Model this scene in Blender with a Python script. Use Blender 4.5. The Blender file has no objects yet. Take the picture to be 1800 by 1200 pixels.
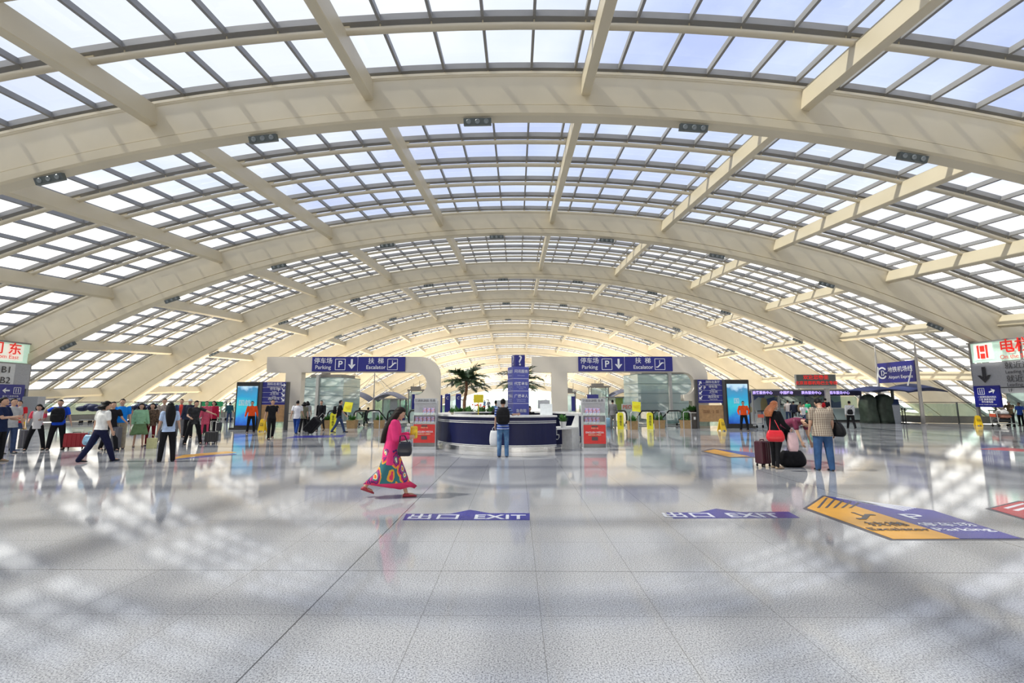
import bpy, math, random
from math import sin, cos, pi, radians as R, sqrt
from mathutils import Vector, Matrix
random.seed(7)
sc = bpy.context.scene
COL = sc.collection
# ------------------------------------------------------------------ camera, sky, sun, exposure
CAMZ = 1.7
PITCH = R(7.27); YAW = R(0.573)
cd = bpy.data.cameras.new('camera'); cam = bpy.data.objects.new('camera', cd); COL.objects.link(cam)
cd.sensor_width = 36; cd.lens = 16; cd.clip_end = 2000; cd.clip_start = .05
cam.location = (0, 0, CAMZ); cam.rotation_euler = (pi/2 + PITCH, 0, YAW)
sc.camera = cam
sc.view_settings.view_transform = 'Standard'; sc.view_settings.look = 'None'
sc.view_settings.gamma = 1; sc.view_settings.use_curve_mapping = False
sc.view_settings.exposure = 0.24
SUN_DIR = Vector((-.62, -.10, .80)).normalized()      # towards the sun
sl = bpy.data.lights.new('sun', 'SUN'); so = bpy.data.objects.new('sun', sl); COL.objects.link(so)
sl.energy = 3.2; sl.angle = R(2.2); sl.color = (1, .95, .86)
so.location = SUN_DIR*90
so.rotation_euler = SUN_DIR.to_track_quat('Z', 'Y').to_euler()
w = bpy.data.worlds.new('sky'); sc.world = w; w.use_nodes = True
nt = w.node_tree; nt.nodes.clear()
def N(t, **k):
    n = nt.nodes.new(t)
    for a, b in k.items(): setattr(n, a, b)
    return n
def ramp_set(n, stops):
    e = n.color_ramp.elements
    while len(e) > 1: e.remove(e[-1])
    e[0].position = stops[0][0]; e[0].color = (*stops[0][1], 1)
    for p, c in stops[1:]:
        q = e.new(p); q.color = (*c, 1)
_tc = N('ShaderNodeTexCoord'); _no = N('ShaderNodeTexNoise'); _no.inputs['Scale'].default_value = 1.9; _no.inputs['Detail'].default_value = 7
_mp = N('ShaderNodeMapping'); _mp.inputs['Scale'].default_value = (1, 1, 2.2)
nt.links.new(_tc.outputs['Generated'], _mp.inputs[0]); nt.links.new(_mp.outputs[0], _no.inputs['Vector'])
_r = N('ShaderNodeValToRGB'); ramp_set(_r, [(.40, (.50, .58, .92)), (.52, (.68, .76, .97)), (.66, (.93, .95, 1.0))])
nt.links.new(_no.outputs[0], _r.inputs[0])
# whiter towards the sun and towards the horizon
_dot = N('ShaderNodeVectorMath', operation='DOT_PRODUCT'); nt.links.new(_tc.outputs['Generated'], _dot.inputs[0]); _dot.inputs[1].default_value = tuple(Vector((-.35, .35, .87)).normalized())
_mr = N('ShaderNodeMapRange'); _mr.inputs[1].default_value = .72; _mr.inputs[2].default_value = 1.0
nt.links.new(_dot.outputs['Value'], _mr.inputs[0])
_mx = N('ShaderNodeMix', data_type='RGBA'); _mx.inputs[7].default_value = (1.0, 1.0, 1.0, 1)
nt.links.new(_mr.outputs[0], _mx.inputs[0]); nt.links.new(_r.outputs[0], _mx.inputs[6])
_sep = N('ShaderNodeSeparateXYZ'); nt.links.new(_tc.outputs['Generated'], _sep.inputs[0])
_mh = N('ShaderNodeMapRange'); _mh.inputs[1].default_value = .38; _mh.inputs[2].default_value = .02
nt.links.new(_sep.outputs['Z'], _mh.inputs[0])
_mx2 = N('ShaderNodeMix', data_type='RGBA'); _mx2.inputs[7].default_value = (2.7, 2.5, 2.2, 1)
nt.links.new(_mh.outputs[0], _mx2.inputs[0]); nt.links.new(_mx.outputs[2], _mx2.inputs[6])
_bg = N('ShaderNodeBackground'); _bg.inputs[1].default_value = 1.06
_wo = N('ShaderNodeOutputWorld'); nt.links.new(_mx2.outputs[2], _bg.inputs[0]); nt.links.new(_bg.outputs[0], _wo.inputs[0])
cy = sc.cycles
cy.max_bounces = 7; cy.diffuse_bounces = 4; cy.glossy_bounces = 3; cy.transmission_bounces = 3; cy.transparent_max_bounces = 12
cy.caustics_reflective = False; cy.caustics_refractive = False; cy.use_denoising = True; cy.sample_clamp_indirect = 6

# ------------------------------------------------------------------ where things stand (metres; the camera is at 0,0)
_rt = Vector((cos(YAW), sin(YAW), 0)); _fh = Vector((-sin(YAW), cos(YAW), 0)); _z = Vector((0, 0, 1))
_fw = _fh*cos(PITCH) + _z*sin(PITCH); _up = -_fh*sin(PITCH) + _z*cos(PITCH)
def ray(px, py): return _fw + _rt*((px-900)/800) + _up*((600-py)/800)
def G(px, py, z=0):
    d = ray(px, py); t = (z-CAMZ)/d.z
    return Vector((d.x*t, d.y*t, z))
def A(px, py, Y):
    d = ray(px, py); t = Y/d.y
    return Vector((d.x*t, Y, CAMZ + d.z*t))
def AX(px, py, X):
    d = ray(px, py); t = X/d.x
    return Vector((X, d.y*t, CAMZ + d.z*t))

# ------------------------------------------------------------------ mesh builder
class MB:
    def __init__(s): s.v = []; s.f = []; s.m = []
    def face(s, idx, m=0): s.f.append(tuple(idx)); s.m.append(m)
    def quad(s, a, b, c, d, m=0):
        n = len(s.v); s.v += [tuple(a), tuple(b), tuple(c), tuple(d)]; s.face((n, n+1, n+2, n+3), m); return s
    def box(s, c, size, rot=None, m=0):
        n = len(s.v); hx, hy, hz = size[0]/2, size[1]/2, size[2]/2
        for x, y, z in ((-1,-1,-1),(1,-1,-1),(1,1,-1),(-1,1,-1),(-1,-1,1),(1,-1,1),(1,1,1),(-1,1,1)):
            p = Vector((x*hx, y*hy, z*hz))
            if rot is not None: p = rot @ p
            s.v.append((c[0]+p.x, c[1]+p.y, c[2]+p.z))
        for q in ((0,3,2,1),(4,5,6,7),(0,1,5,4),(1,2,6,5),(2,3,7,6),(3,0,4,7)): s.face([n+i for i in q], m)
        return s
    def rbox(s, c, size, r=.02, rot=None, m=0, seg=3):
        # box with rounded vertical edges
        pts = []
        hx, hy = size[0]/2, size[1]/2; r = min(r, hx*.98, hy*.98)
        for cx, cy_, a0 in ((hx-r, hy-r, 0), (-hx+r, hy-r, 90), (-hx+r, -hy+r, 180), (hx-r, -hy+r, 270)):
            for k in range(seg+1):
                a = R(a0+90*k/seg); pts.append((cx+r*cos(a), cy_+r*sin(a)))
        n = len(s.v); k = len(pts)
        e = min(r*.5, size[2]*.3)
        lv = [(-size[2]/2, .0, e), (-size[2]/2+e, 0, 0), (size[2]/2-e, 0, 0), (size[2]/2, 0, e)]
        for z, _, ins in lv:
            fx = (hx-ins)/hx; fy = (hy-ins)/hy
            for x, y in pts:
                p = Vector((x*fx, y*fy, z))
                if rot is not None: p = rot @ p
                s.v.append((c[0]+p.x, c[1]+p.y, c[2]+p.z))
        for j in range(3):
            for i in range(k): s.face((n+j*k+i, n+j*k+(i+1)%k, n+(j+1)*k+(i+1)%k, n+(j+1)*k+i), m)
        s.face([n+i for i in range(k)][::-1], m); s.face([n+3*k+i for i in range(k)], m)
        return s
    def rings(s, rs, caps=True, closed=True, m=0):
        n = len(s.v); k = len(rs[0])
        for r in rs: s.v += [tuple(p) for p in r]
        for j in range(len(rs)-1):
            for i in range(k if closed else k-1):
                a, b = n+j*k+i, n+j*k+(i+1) % k
                s.face((a, b, b+k, a+k), m)
        if caps:
            s.face([n+i for i in range(k)][::-1], m); s.face([n+(len(rs)-1)*k+i for i in range(k)], m)
        return s
    def tube(s, pts, r, seg=8, caps=True, m=0, flat=1):
        pts = [Vector(p) for p in pts]; rr = r if isinstance(r, (list, tuple)) else [r]*len(pts)
        up = None; rs = []
        for i, p in enumerate(pts):
            t = (pts[min(i+1, len(pts)-1)] - pts[max(i-1, 0)]).normalized()
            if up is None:
                up = Vector((0, 0, 1)) if abs(t.z) < .9 else Vector((0, 1, 0))
            a = t.cross(up).normalized(); up = a.cross(t).normalized()
            rs.append([p + a*(rr[i]*cos(2*pi*k/seg)) + up*(rr[i]*flat*sin(2*pi*k/seg)) for k in range(seg)])
        rs = [x[::-1] for x in rs]
        return s.rings(rs, caps, m=m)
    def ball(s, c, r, nu=12, nv=8, rot=None, m=0, fn=None):
        if not isinstance(r, (tuple, list)): r = (r, r, r)
        rs = []
        for j in range(nv+1):
            th = pi*(j/nv) if 0 < j < nv else (0.02 if j == 0 else pi-.02)
            ring = []
            for i in range(nu):
                ph = 2*pi*i/nu
                q = Vector((sin(th)*cos(ph), sin(th)*sin(ph), -cos(th)))
                if fn: q = fn(q)
                p = Vector((q.x*r[0], q.y*r[1], q.z*r[2]))
                if rot is not None: p = rot @ p
                ring.append(p + Vector(c))
            rs.append(ring)
        return s.rings(rs, True, m=m)
    def lathe(s, prof, c=(0, 0, 0), seg=16, m=0):
        return s.rings([[(c[0]+r*cos(2*pi*i/seg), c[1]+r*sin(2*pi*i/seg), c[2]+z) for i in range(seg)] for r, z in prof], True, m=m)
    def prism(s, poly, y0, y1, m=0, fn=None):
        # poly of (x, z); runs counter-clockwise seen from -y
        fn = fn or (lambda x, y, z: (x, y, z))
        n = len(s.v); k = len(poly)
        s.v += [fn(x, y0, z) for x, z in poly] + [fn(x, y1, z) for x, z in poly]
        s.face([n+i for i in range(k)], m); s.face([n+k+i for i in range(k)][::-1], m)
        for i in range(k): s.face((n+(i+1) % k, n+i, n+k+i, n+k+(i+1) % k), m)
        return s
    def build(s, name, mat, parent=None, loc=(0, 0, 0), rz=0, smooth=False):
        me = bpy.data.meshes.new(name); me.from_pydata(s.v, [], s.f)
        for q in (mat if isinstance(mat, (list, tuple)) else [mat]): me.materials.append(q)
        if any(s.m): me.polygons.foreach_set('material_index', s.m)
        if smooth: me.polygons.foreach_set('use_smooth', [True]*len(s.f))
        me.update()
        o = bpy.data.objects.new(name, me); COL.objects.link(o)
        o.location = loc; o.rotation_euler = (0, 0, rz)
        if parent is not None: o.parent = parent
        return o
def tag(o, label=None, cat=None, group=None, kind=None):
    if label: o['label'] = label
    if cat: o['category'] = cat
    if group: o['group'] = group
    if kind: o['kind'] = kind
    return o
def empty(name, loc=(0, 0, 0), rz=0):
    o = bpy.data.objects.new(name, None); COL.objects.link(o); o.location = loc; o.rotation_euler = (0, 0, rz)
    o.empty_display_size = .2; return o
def copy_tree(o, loc=None, rz=None, parent=None):
    c = o.copy(); COL.objects.link(c)
    if parent is not None: c.parent = parent
    if loc is not None: c.location = loc
    if rz is not None: c.rotation_euler = (0, 0, rz)
    for ch in list(o.children): copy_tree(ch, parent=c)
    return c

# ------------------------------------------------------------------ materials
MATS = {}
def mat(name, col, rough=.6, metal=0., var=.06, scale=12., emit=0., spec=.5, bump=0., trans=0., alpha=1.):
    if name in MATS: return MATS[name]
    m = bpy.data.materials.new(name); m.use_nodes = True; t = m.node_tree; b = t.nodes['Principled BSDF']
    b.inputs['Roughness'].default_value = rough; b.inputs['Metallic'].default_value = metal
    b.inputs['Specular IOR Level'].default_value = spec
    tc = t.nodes.new('ShaderNodeTexCoord'); no = t.nodes.new('ShaderNodeTexNoise'); no.inputs['Scale'].default_value = scale; no.inputs['Detail'].default_value = 3
    t.links.new(tc.outputs['Object'], no.inputs['Vector'])
    r = t.nodes.new('ShaderNodeValToRGB')
    ramp_set(r, [(.3, tuple(c*(1-var) for c in col)), (.7, tuple(min(1, c*(1+var)) for c in col))])
    t.links.new(no.outputs[0], r.inputs[0]); t.links.new(r.outputs[0], b.inputs['Base Color'])
    if emit:
        t.links.new(r.outputs[0], b.inputs['Emission Color']); b.inputs['Emission Strength'].default_value = emit
    if bump:
        bp = t.nodes.new('ShaderNodeBump'); bp.inputs['Strength'].default_value = bump; bp.inputs['Distance'].default_value = .01
        t.links.new(no.outputs[0], bp.inputs['Height']); t.links.new(bp.outputs[0], b.inputs['Normal'])
    MATS[name] = m; return m
def glassmat(name, col, gloss=.12, haze=0., rough=.03):
    # thin clear sheet: see-through with a Fresnel reflection and, if wanted, a little milky haze
    if name in MATS: return MATS[name]
    m = bpy.data.materials.new(name); m.use_nodes = True; t = m.node_tree; t.nodes.clear()
    o = t.nodes.new('ShaderNodeOutputMaterial'); tr = t.nodes.new('ShaderNodeBsdfTransparent'); tr.inputs[0].default_value = (*col, 1)
    gl = t.nodes.new('ShaderNodeBsdfGlossy'); gl.inputs['Roughness'].default_value = rough; gl.inputs[0].default_value = (1, 1, 1, 1)
    fr = t.nodes.new('ShaderNodeFresnel'); fr.inputs[0].default_value = 1.45
    mul = t.nodes.new('ShaderNodeMath'); mul.operation = 'MULTIPLY_ADD'; mul.inputs[1].default_value = .8; mul.inputs[2].default_value = gloss-.04; mul.use_clamp = True
    t.links.new(fr.outputs[0], mul.inputs[0])
    mx = t.nodes.new('ShaderNodeMixShader'); t.links.new(mul.outputs[0], mx.inputs[0])
    src = tr.outputs[0]
    if haze:
        df = t.nodes.new('ShaderNodeBsdfDiffuse'); no = t.nodes.new('ShaderNodeTexNoise'); no.inputs['Scale'].default_value = 3
        rr = t.nodes.new('ShaderNodeValToRGB'); ramp_set(rr, [(.2, tuple(c*.92 for c in col)), (.8, col)]); t.links.new(no.outputs[0], rr.inputs[0]); t.links.new(rr.outputs[0], df.inputs[0])
        m2 = t.nodes.new('ShaderNodeMixShader'); m2.inputs[0].default_value = haze
        t.links.new(tr.outputs[0], m2.inputs[1]); t.links.new(df.outputs[0], m2.inputs[2]); src = m2.outputs[0]
    t.links.new(src, mx.inputs[1]); t.links.new(gl.outputs[0], mx.inputs[2]); t.links.new(mx.outputs[0], o.inputs[0])
    MATS[name] = m; return m
def nodes_mat(name, rough, fn, spec=.5):
    # fn(tree, coords_socket) -> colour socket
    if name in MATS: return MATS[name]
    m = bpy.data.materials.new(name); m.use_nodes = True; t = m.node_tree; b = t.nodes['Principled BSDF']
    b.inputs['Roughness'].default_value = rough; b.inputs['Specular IOR Level'].default_value = spec
    tc = t.nodes.new('ShaderNodeTexCoord')
    t.links.new(fn(t, tc.outputs['Object']), b.inputs['Base Color']); MATS[name] = m; return m
def math_n(t, op, a, b=None, clamp=False):
    n = t.nodes.new('ShaderNodeMath'); n.operation = op; n.use_clamp = clamp
    for i, q in enumerate((a, b)):
        if q is None: continue
        if isinstance(q, (int, float)): n.inputs[i].default_value = q
        else: t.links.new(q, n.inputs[i])
    return n.outputs[0]
def mixc(t, f, a, b):
    n = t.nodes.new('ShaderNodeMix'); n.data_type = 'RGBA'
    for i, q in ((0, f), (6, a), (7, b)):
        if isinstance(q, (tuple, list)): n.inputs[i].default_value = (*q, 1)
        elif isinstance(q, (int, float)): n.inputs[i].default_value = q
        else: t.links.new(q, n.inputs[i])
    return n.outputs[2]
M_STEEL = mat('painted_steel_cream', (.65, .575, .42), .42, var=.05, scale=.5)
M_STEEL2 = mat('painted_steel_tube', (.62, .55, .41), .4, var=.04, scale=.6)
M_ALU = mat('grey_aluminium', (.27, .265, .26), .5, .1, var=.05, scale=2)
M_ROOFGLASS = glassmat('roof_glass', (.90, .93, .93), .05)
M_BLACK = mat('black_metal', (.015, .015, .016), .4, spec=.25)
M_CHROME = mat('brushed_chrome', (.62, .63, .64), .22, .95)
M_WHITE = mat('white_laminate', (.78, .78, .76), .3)
M_NAVY = mat('navy_laminate', (.008, .011, .060), .35, var=.05, spec=.25)
M_SIGN = mat('sign_blue', (.012, .016, .22), .35, var=.03)
M_TXT = mat('sign_white', (.85, .86, .88), .5, var=.02)
M_TXTB = mat('letter_black', (.03, .03, .035), .5)
M_TXTR = mat('letter_red_lit', (.8, .02, .015), .5, emit=.35)
M_PORTAL = mat('portal_plaster', (.80, .73, .61), .5, var=.02, scale=1.)
M_GLASS = glassmat('green_glass', (.84, .97, .95), .10, haze=.42)
M_GLASSC = glassmat('clear_glass', (.82, .93, .90), .08, haze=.06)
M_YEL = mat('yellow_plastic', (.95, .62, .02), .4)
M_YELSIGN = mat('yellow_sign', (.92, .85, .03), .5)
M_WOOD = mat('wood_panel', (.46, .27, .12), .45, var=.15, scale=6)
M_RUB = mat('black_rubber', (.012, .012, .013), .6, spec=.2)

def text(s, size, loc, rot, m, parent=None, align='CENTER', name='lettering', sx=1, bold=0.):
    c = bpy.data.curves.new(name, 'FONT'); c.body = s; c.size = size; c.align_x = align; c.align_y = 'CENTER'; c.offset = bold*size*.5
    c.extrude = .002; c.resolution_u = 3
    c.materials.append(m)
    o = bpy.data.objects.new(name, c); COL.objects.link(o); o.location = loc; o.rotation_euler = rot; o.scale = (sx, 1, 1)
    if parent is not None: o.parent = parent
    return o
FRONT = (pi/2, 0, 0)           # reads from the camera's side (-y)
# ------------------------------------------------------------------ the setting: the vaulted roof
S = 8.0
def drop(u): return .05*u*u + .00027*u**4
_tab = [(0., 0.)]
_u = 0.; _s = 0.
while _u < 7.2:
    du = .02; sl_ = .1*(_u+du/2) + .00108*(_u+du/2)**3; _s += du*sqrt(1+sl_*sl_); _u += du; _tab.append((_s, _u))
def U(s):
    a = abs(s); lo, hi = 0, len(_tab)-1
    while hi-lo > 1:
        mid = (lo+hi)//2
        if _tab[mid][0] <= a: lo = mid
        else: hi = mid
    s0, u0 = _tab[lo]; s1, u1 = _tab[hi]; u = u0+(u1-u0)*(a-s0)/(s1-s0)
    return u if s >= 0 else -u
def crest(y): return CAMZ + S*(1.875-.0072*(y/S-9.37)**2)       # height of the crown at depth y
def nrm(u):
    sp = (.1*abs(u)+.00108*abs(u)**3)*(1 if u >= 0 else -1)
    return Vector((sp, 0, 1)).normalized()
def P(s, y, off=0.):
    u = U(s); n = nrm(u); return Vector((u*S, y, crest(y)-S*drop(u))) + n*off
ARCH_Y = [v*S for v in (-3.9, -1.95, 0.02, 1.946, 3.917, 5.826, 7.643, 9.372, 11.13, 12.93, 14.73, 16.53, 18.33, 20.13, 21.93)]
RIB_S = [.32+n for n in range(-7, 7)]
SMAX = 6.45
def side_limit(y):
    # where the shell runs below the lower level
    s = 2.
    while s < SMAX and P(s, y).z > -4.5: s += .05
    return s
def thick(u): return S*(.2+.007*u*u)
for ai, y in enumerate(ARCH_Y):
    sm = side_limit(y); m = MB(); K = 72; rs = []
    for k in range(K+1):
        s = -sm + 2*sm*k/K; u = U(s); n = nrm(u); t = thick(u); c = Vector((u*S, y, crest(y)-S*drop(u)))
        prof = [(-.30, .10), (-.30, 0), (-.24, -.03), (-.24, -t*.74), (-.12, -t*.745), (-.12, -t*.765), (-.29, -t*.77), (-.29, -t*.96), (-.22, -t),
                (.22, -t), (.29, -t*.96), (.29, -t*.77), (.12, -t*.765), (.12, -t*.745), (.24, -t*.74), (.24, -.03), (.30, 0), (.30, .10)]
        rs.append([c + Vector((0, a, 0)) + n*b for a, b in prof])
    m.rings(rs)
    o = m.build('arch_beam', M_STEEL); tag(o, 'cream arched box girder spanning the hall, number %d away from the camera' % max(ai-2, 0), 'beam', 'arched roof girders', 'structure')
# ribs running between the girders
for ai in range(len(ARCH_Y)-1):
    y0, y1 = ARCH_Y[ai]+.2, ARCH_Y[ai+1]-.2
    for s in RIB_S:
        if P(s, y0).z < -4 or P(s, y1).z < -4: continue
        u = U(s); n = nrm(u); t = Vector((n.z, 0, -n.x)); dep = .78; wd = .16
        m = MB(); K = 6; rs = []
        for k in range(K+1):
            yy = y0+(y1-y0)*k/K; c = Vector((u*S, yy, crest(yy)-S*drop(u)))
            rs.append([c - t*wd + n*.02, c + t*wd + n*.02, c + t*wd - n*(dep-.03), c + t*(wd-.03) - n*dep, c - t*(wd-.03) - n*dep, c - t*wd - n*(dep-.03)])
        m.rings(rs)
        for k in range(6):                       # small stiffener brackets under each purlin
            yy = ARCH_Y[ai]+(ARCH_Y[ai+1]-ARCH_Y[ai])*(k+.93)/6.
            if yy < y1: 
                c = Vector((u*S, yy, crest(yy)-S*drop(u)))
                m.box(c+n*.1, (.5, .05, .22), Matrix.Rotation(math.atan2(-n.x, n.z)*-1, 3, 'Y'))
        o = m.build('rib_beam', M_STEEL); tag(o, 'cream straight box rib joining two roof girders', 'beam', 'roof ribs between the girders', 'structure')
# purlin tubes, one continuous tube for each line
LINES = []
for ai in range(len(ARCH_Y)-1):
    a, b = ARCH_Y[ai], ARCH_Y[ai+1]
    LINES.append([a+(b-a)*(k+.93)/6. for k in range(6)])
for ls in LINES:
    for y in ls:
        sm = side_limit(y); far = y > 90
        m = MB().tube([P(-sm+2*sm*k/60, y, .02) for k in range(61)], .105, 6 if far else 8)
        if not far:
            s = -7.53
            while s < 6.6:                           # short posts that carry the glazing bars
                if abs(s) < sm: m.tube([P(s, y, .0), P(s, y, .42)], .025, 4)
                s += .2
        o = m.build('purlin_beam', M_STEEL2, smooth=True); tag(o, 'slim cream tube purlin bowed across the hall under the glazing', 'beam', 'purlin tubes under the glazing', 'structure')
# glazing, one window for each field between two ribs and two girders
wi = 0
GO = .46
for ai in range(len(ARCH_Y)-1):
    y0, y1 = ARCH_Y[ai], ARCH_Y[ai+1]; ys = LINES[ai]
    for n in range(-8, 7):
        s0, s1 = .32+n, 1.32+n
        mid = (y0+y1)/2
        if min(P(s0, mid).z, P(s1, mid).z) < -5 or abs(s0) > 7.1 or abs(s1) > 7.1: continue
        wi += 1
        e = empty('window_%d' % wi, P((s0+s1)/2, mid)); tag(e, 'gridded glass roof field between two ribs and two girders', 'window', 'glazed roof fields', 'structure')
        L = e.location.copy()
        m = MB(); K = 6
        for k in range(5):
            s = s0+.15+.2*k; u = U(s); nn = nrm(u); t = Vector((nn.z, 0, -nn.x)); rs = []
            for j in range(K+1):
                yy = y0+(y1-y0)*j/K; c = Vector((u*S, yy, crest(yy)-S*drop(u)))+nn*GO-L
                rs.append([c-t*.045, c+t*.045, c+t*.045-nn*.22, c-t*.045-nn*.22])
            m.rings(rs)
        for yy in ys:
            rs = []
            for j in range(6):
                s = s0+(s1-s0)*j/5; c = P(s, yy, GO)-L; nn = nrm(U(s))
                rs.append([c+Vector((0, -.13, 0)), c+Vector((0, .13, 0)), c+Vector((0, .13, 0))-nn*.22, c+Vector((0, -.13, 0))-nn*.22][::-1])
            m.rings(rs)
        m.build('window_frame', M_ALU, e)
        g = MB(); rs = []
        for j in range(6): rs.append([P(s0+(s1-s0)*j/5, y0+(y1-y0)*i/6, GO+.03)-L for i in range(7)])
        g.rings(rs, caps=False, closed=False)
        g.build('window_pane', M_ROOFGLASS, e)
# floodlights on the lower edge of the nearer girders, halfway between the ribs
def flood(y, s):
    u = U(s); n = nrm(u); t = thick(u)
    p = Vector((u*S, y-.16, crest(y)-S*drop(u))) - n*(t*1.0+.20)
    return p, math.atan2(n.x, n.z)
fl0 = None
lv = ['nearest', 'second', 'third', 'fourth', 'fifth']
for k, ai in enumerate((3, 4, 5, 6, 7)):
    for n in range(-5, 5):
        s = -.18+n
        p, a = flood(ARCH_Y[ai], s)
        if p.z < 3: continue
        if fl0 is None:
            fl0 = empty('floodlight'); MB().box((0, 0, 0), (1.0, .16, .24)).build('housing', mat('flood_grey', (.10, .12, .12), .5), fl0)
            for q in (-.32, 0, .32):
                o = MB().lathe([(.08, 0), (.09, -.02), (.07, -.04), (.03, -.03)], seg=12).build('lamp', mat('lens_dark', (.22, .25, .26), .15), fl0, (q, -.08, -.0))
                o.rotation_euler = (-pi/2, 0, 0)
            o = fl0
        else: o = copy_tree(fl0)
        o.location = p; o.rotation_euler = (R(18), a, 0)
        tag(o, 'dark box of three floodlights on the lower edge of the %s roof girder' % lv[k], 'floodlight', 'floodlights on the %s girder' % lv[k])

# ------------------------------------------------------------------ floor
def floor_fn(t, co):
    sp = t.nodes.new('ShaderNodeSeparateXYZ'); t.links.new(co, sp.inputs[0])
    def line(sock, off, per, wd):
        q = math_n(t, 'SUBTRACT', sock, off); q = math_n(t, 'DIVIDE', q, per); q = math_n(t, 'ADD', q, .5)
        q = math_n(t, 'FLOORED_MODULO', q, 1.0); q = math_n(t, 'SUBTRACT', q, .5); q = math_n(t, 'ABSOLUTE', q)
        return math_n(t, 'LESS_THAN', q, wd/per)
    thin = math_n(t, 'MAXIMUM', line(sp.outputs[0], .19, .945, .003), line(sp.outputs[1], 4.80, .945, .003))
    wide = math_n(t, 'MAXIMUM', line(sp.outputs[0], -1.70, 7.56, .006), line(sp.outputs[1], 4.80, 7.56, .0045))
    no = t.nodes.new('ShaderNodeTexNoise'); no.inputs['Scale'].default_value = 85; no.inputs['Detail'].default_value = 4; no.inputs['Roughness'].default_value = .75; t.links.new(co, no.inputs['Vector'])
    r = t.nodes.new('ShaderNodeValToRGB'); ramp_set(r, [(.34, (.05, .05, .06)), (.43, (.26, .265, .28)), (.50, (.43, .435, .45)), (.60, (.54, .545, .56)), (.72, (.74, .74, .76))]); t.links.new(no.outputs[0], r.inputs[0])
    n2 = t.nodes.new('ShaderNodeTexNoise'); n2.inputs['Scale'].default_value = .7; n2.inputs['Detail'].default_value = 3; t.links.new(co, n2.inputs['Vector'])
    r2 = t.nodes.new('ShaderNodeValToRGB'); ramp_set(r2, [(.3, (.93, .93, .94)), (.7, (1, 1, 1))]); t.links.new(n2.outputs[0], r2.inputs[0])
    mm = t.nodes.new('ShaderNodeMix'); mm.data_type = 'RGBA'; mm.blend_type = 'MULTIPLY'; mm.inputs[0].default_value = 1
    t.links.new(r.outputs[0], mm.inputs[6]); t.links.new(r2.outputs[0], mm.inputs[7])
    c = mixc(t, math_n(t, 'MULTIPLY', thin, .75), mm.outputs[2], (.18, .18, .18))
    return mixc(t, math_n(t, 'MULTIPLY', wide, .8), c, (.06, .06, .065))
M_FLOOR = nodes_mat('polished_granite', .065, floor_fn, .36)
FX0, FX1, HY0, HY1 = -38., 34., 29.3, 44.
HL = (-11.6, -5.6); HR = (6.0, 11.3)
m = MB()
def slab(x0, x1, y0, y1): m.box(((x0+x1)/2, (y0+y1)/2, -.2), (x1-x0, y1-y0, .4))
slab(FX0, FX1, -30, HY0)
slab(FX0, HL[0], HY0, HY1); slab(HL[1], HR[0], HY0, HY1); slab(HR[1], FX1, HY0, HY1)
slab(-24, 24, HY1, 176)
tag(m.build('floor', M_FLOOR), 'polished pale grey granite floor with thin joints', 'floor', kind='structure')
m = MB().box((0, 60, -5.6), (150, 280, .4))
tag(m.build('ground', mat('lower_level', (.80, .76, .66), .6)), 'pale lower level beyond the floor edge', 'floor', kind='structure')
# far end of the hall
e = empty('wall_far', (0, 176, 0)); tag(e, 'pale glazed end wall far down the hall', 'wall', kind='structure')
m2 = MB()
for k in range(11): m2.box((-25+5*k, 0, 2.6), (.2, .3, 5.2))
m2.box((0, 0, 5.1), (52, .35, .4)); m2.box((0, 0, 2.6), (52, .25, .15)); m2.build('wall_frame', M_WHITE, e)
MB().box((0, 0, 2.6), (52, .04, 5)).build('wall_pane', M_GLASSC, e)
# ------------------------------------------------------------------ small shared builders
def icon_frame(mb, x, z, w, h, t, y=0):
    for dx, dz, sx, sz in ((0, h/2, w, t), (0, -h/2, w, t), (-w/2, 0, t, h), (w/2, 0, t, h)): mb.box((x+dx, y, z+dz), (sx, .006, sz))
def arrow_poly(mb, x, z, L, w, ang, y=0):
    # solid arrow centred on x, z pointing along ang (degrees, 90 = up)
    a = R(ang); c, s = cos(a), sin(a)
    for q in ([(-L/2, -w*.13), (L*.18, -w*.13), (L*.18, w*.13), (-L/2, w*.13)], [(L*.02, -w/2), (L/2, 0), (L*.02, w/2), (L*.02, w*.28), (L*.22, 0), (L*.02, -w*.28)]):
        mb.prism([(x+px*c-pz*s, z+px*s+pz*c) for px, pz in q], y-.003, y+.003)
def stairs_icon(mb, x, z, s, y=0):
    mb.prism([(x-.42*s, z-.34*s), (x-.2*s, z-.34*s), (x+.25*s, z+.12*s), (x+.42*s, z+.12*s), (x+.42*s, z+.24*s), (x+.18*s, z+.24*s), (x-.27*s, z-.22*s), (x-.42*s, z-.22*s)], y-.003, y+.003)
    mb.box((x-.02*s, y, z+.2*s), (.07*s, .006, .3*s)); mb.box((x-.02*s, y, z+.42*s), (.09*s, .006, .09*s))

# ------------------------------------------------------------------ information desk
DC = Vector((-.15, 18.0, 0)); DR = 2.9
def ang_arc(a0, a1, n): return [R(a0+(a1-a0)*k/n) for k in range(n+1)]
def arc_solid(mb, r0, r1, z0, z1, a0, a1, n=36):
    rs = [[(r0*cos(a), r0*sin(a), z0), (r1*cos(a), r1*sin(a), z0), (r1*cos(a), r1*sin(a), z1), (r0*cos(a), r0*sin(a), z1)] for a in ang_arc(a0, a1, n)]
    return mb.rings([r[::-1] for r in rs])
dk = empty('information_desk', DC)
tag(dk, 'round navy and white information desk with white stripes in mid-hall', 'desk')
arc_solid(MB(), DR-.06, DR, .22, 1.12, 178, 300.5, 48).build('front_panel', M_NAVY, dk, smooth=False)
arc_solid(MB(), DR-.06, DR, .22, 1.12, 329, 362, 14).build('side_panel', M_NAVY, dk)
arc_solid(MB(), DR-.06, DR, .22, 1.12, 2, 178, 40).build('rear_panel', M_NAVY, dk)
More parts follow.
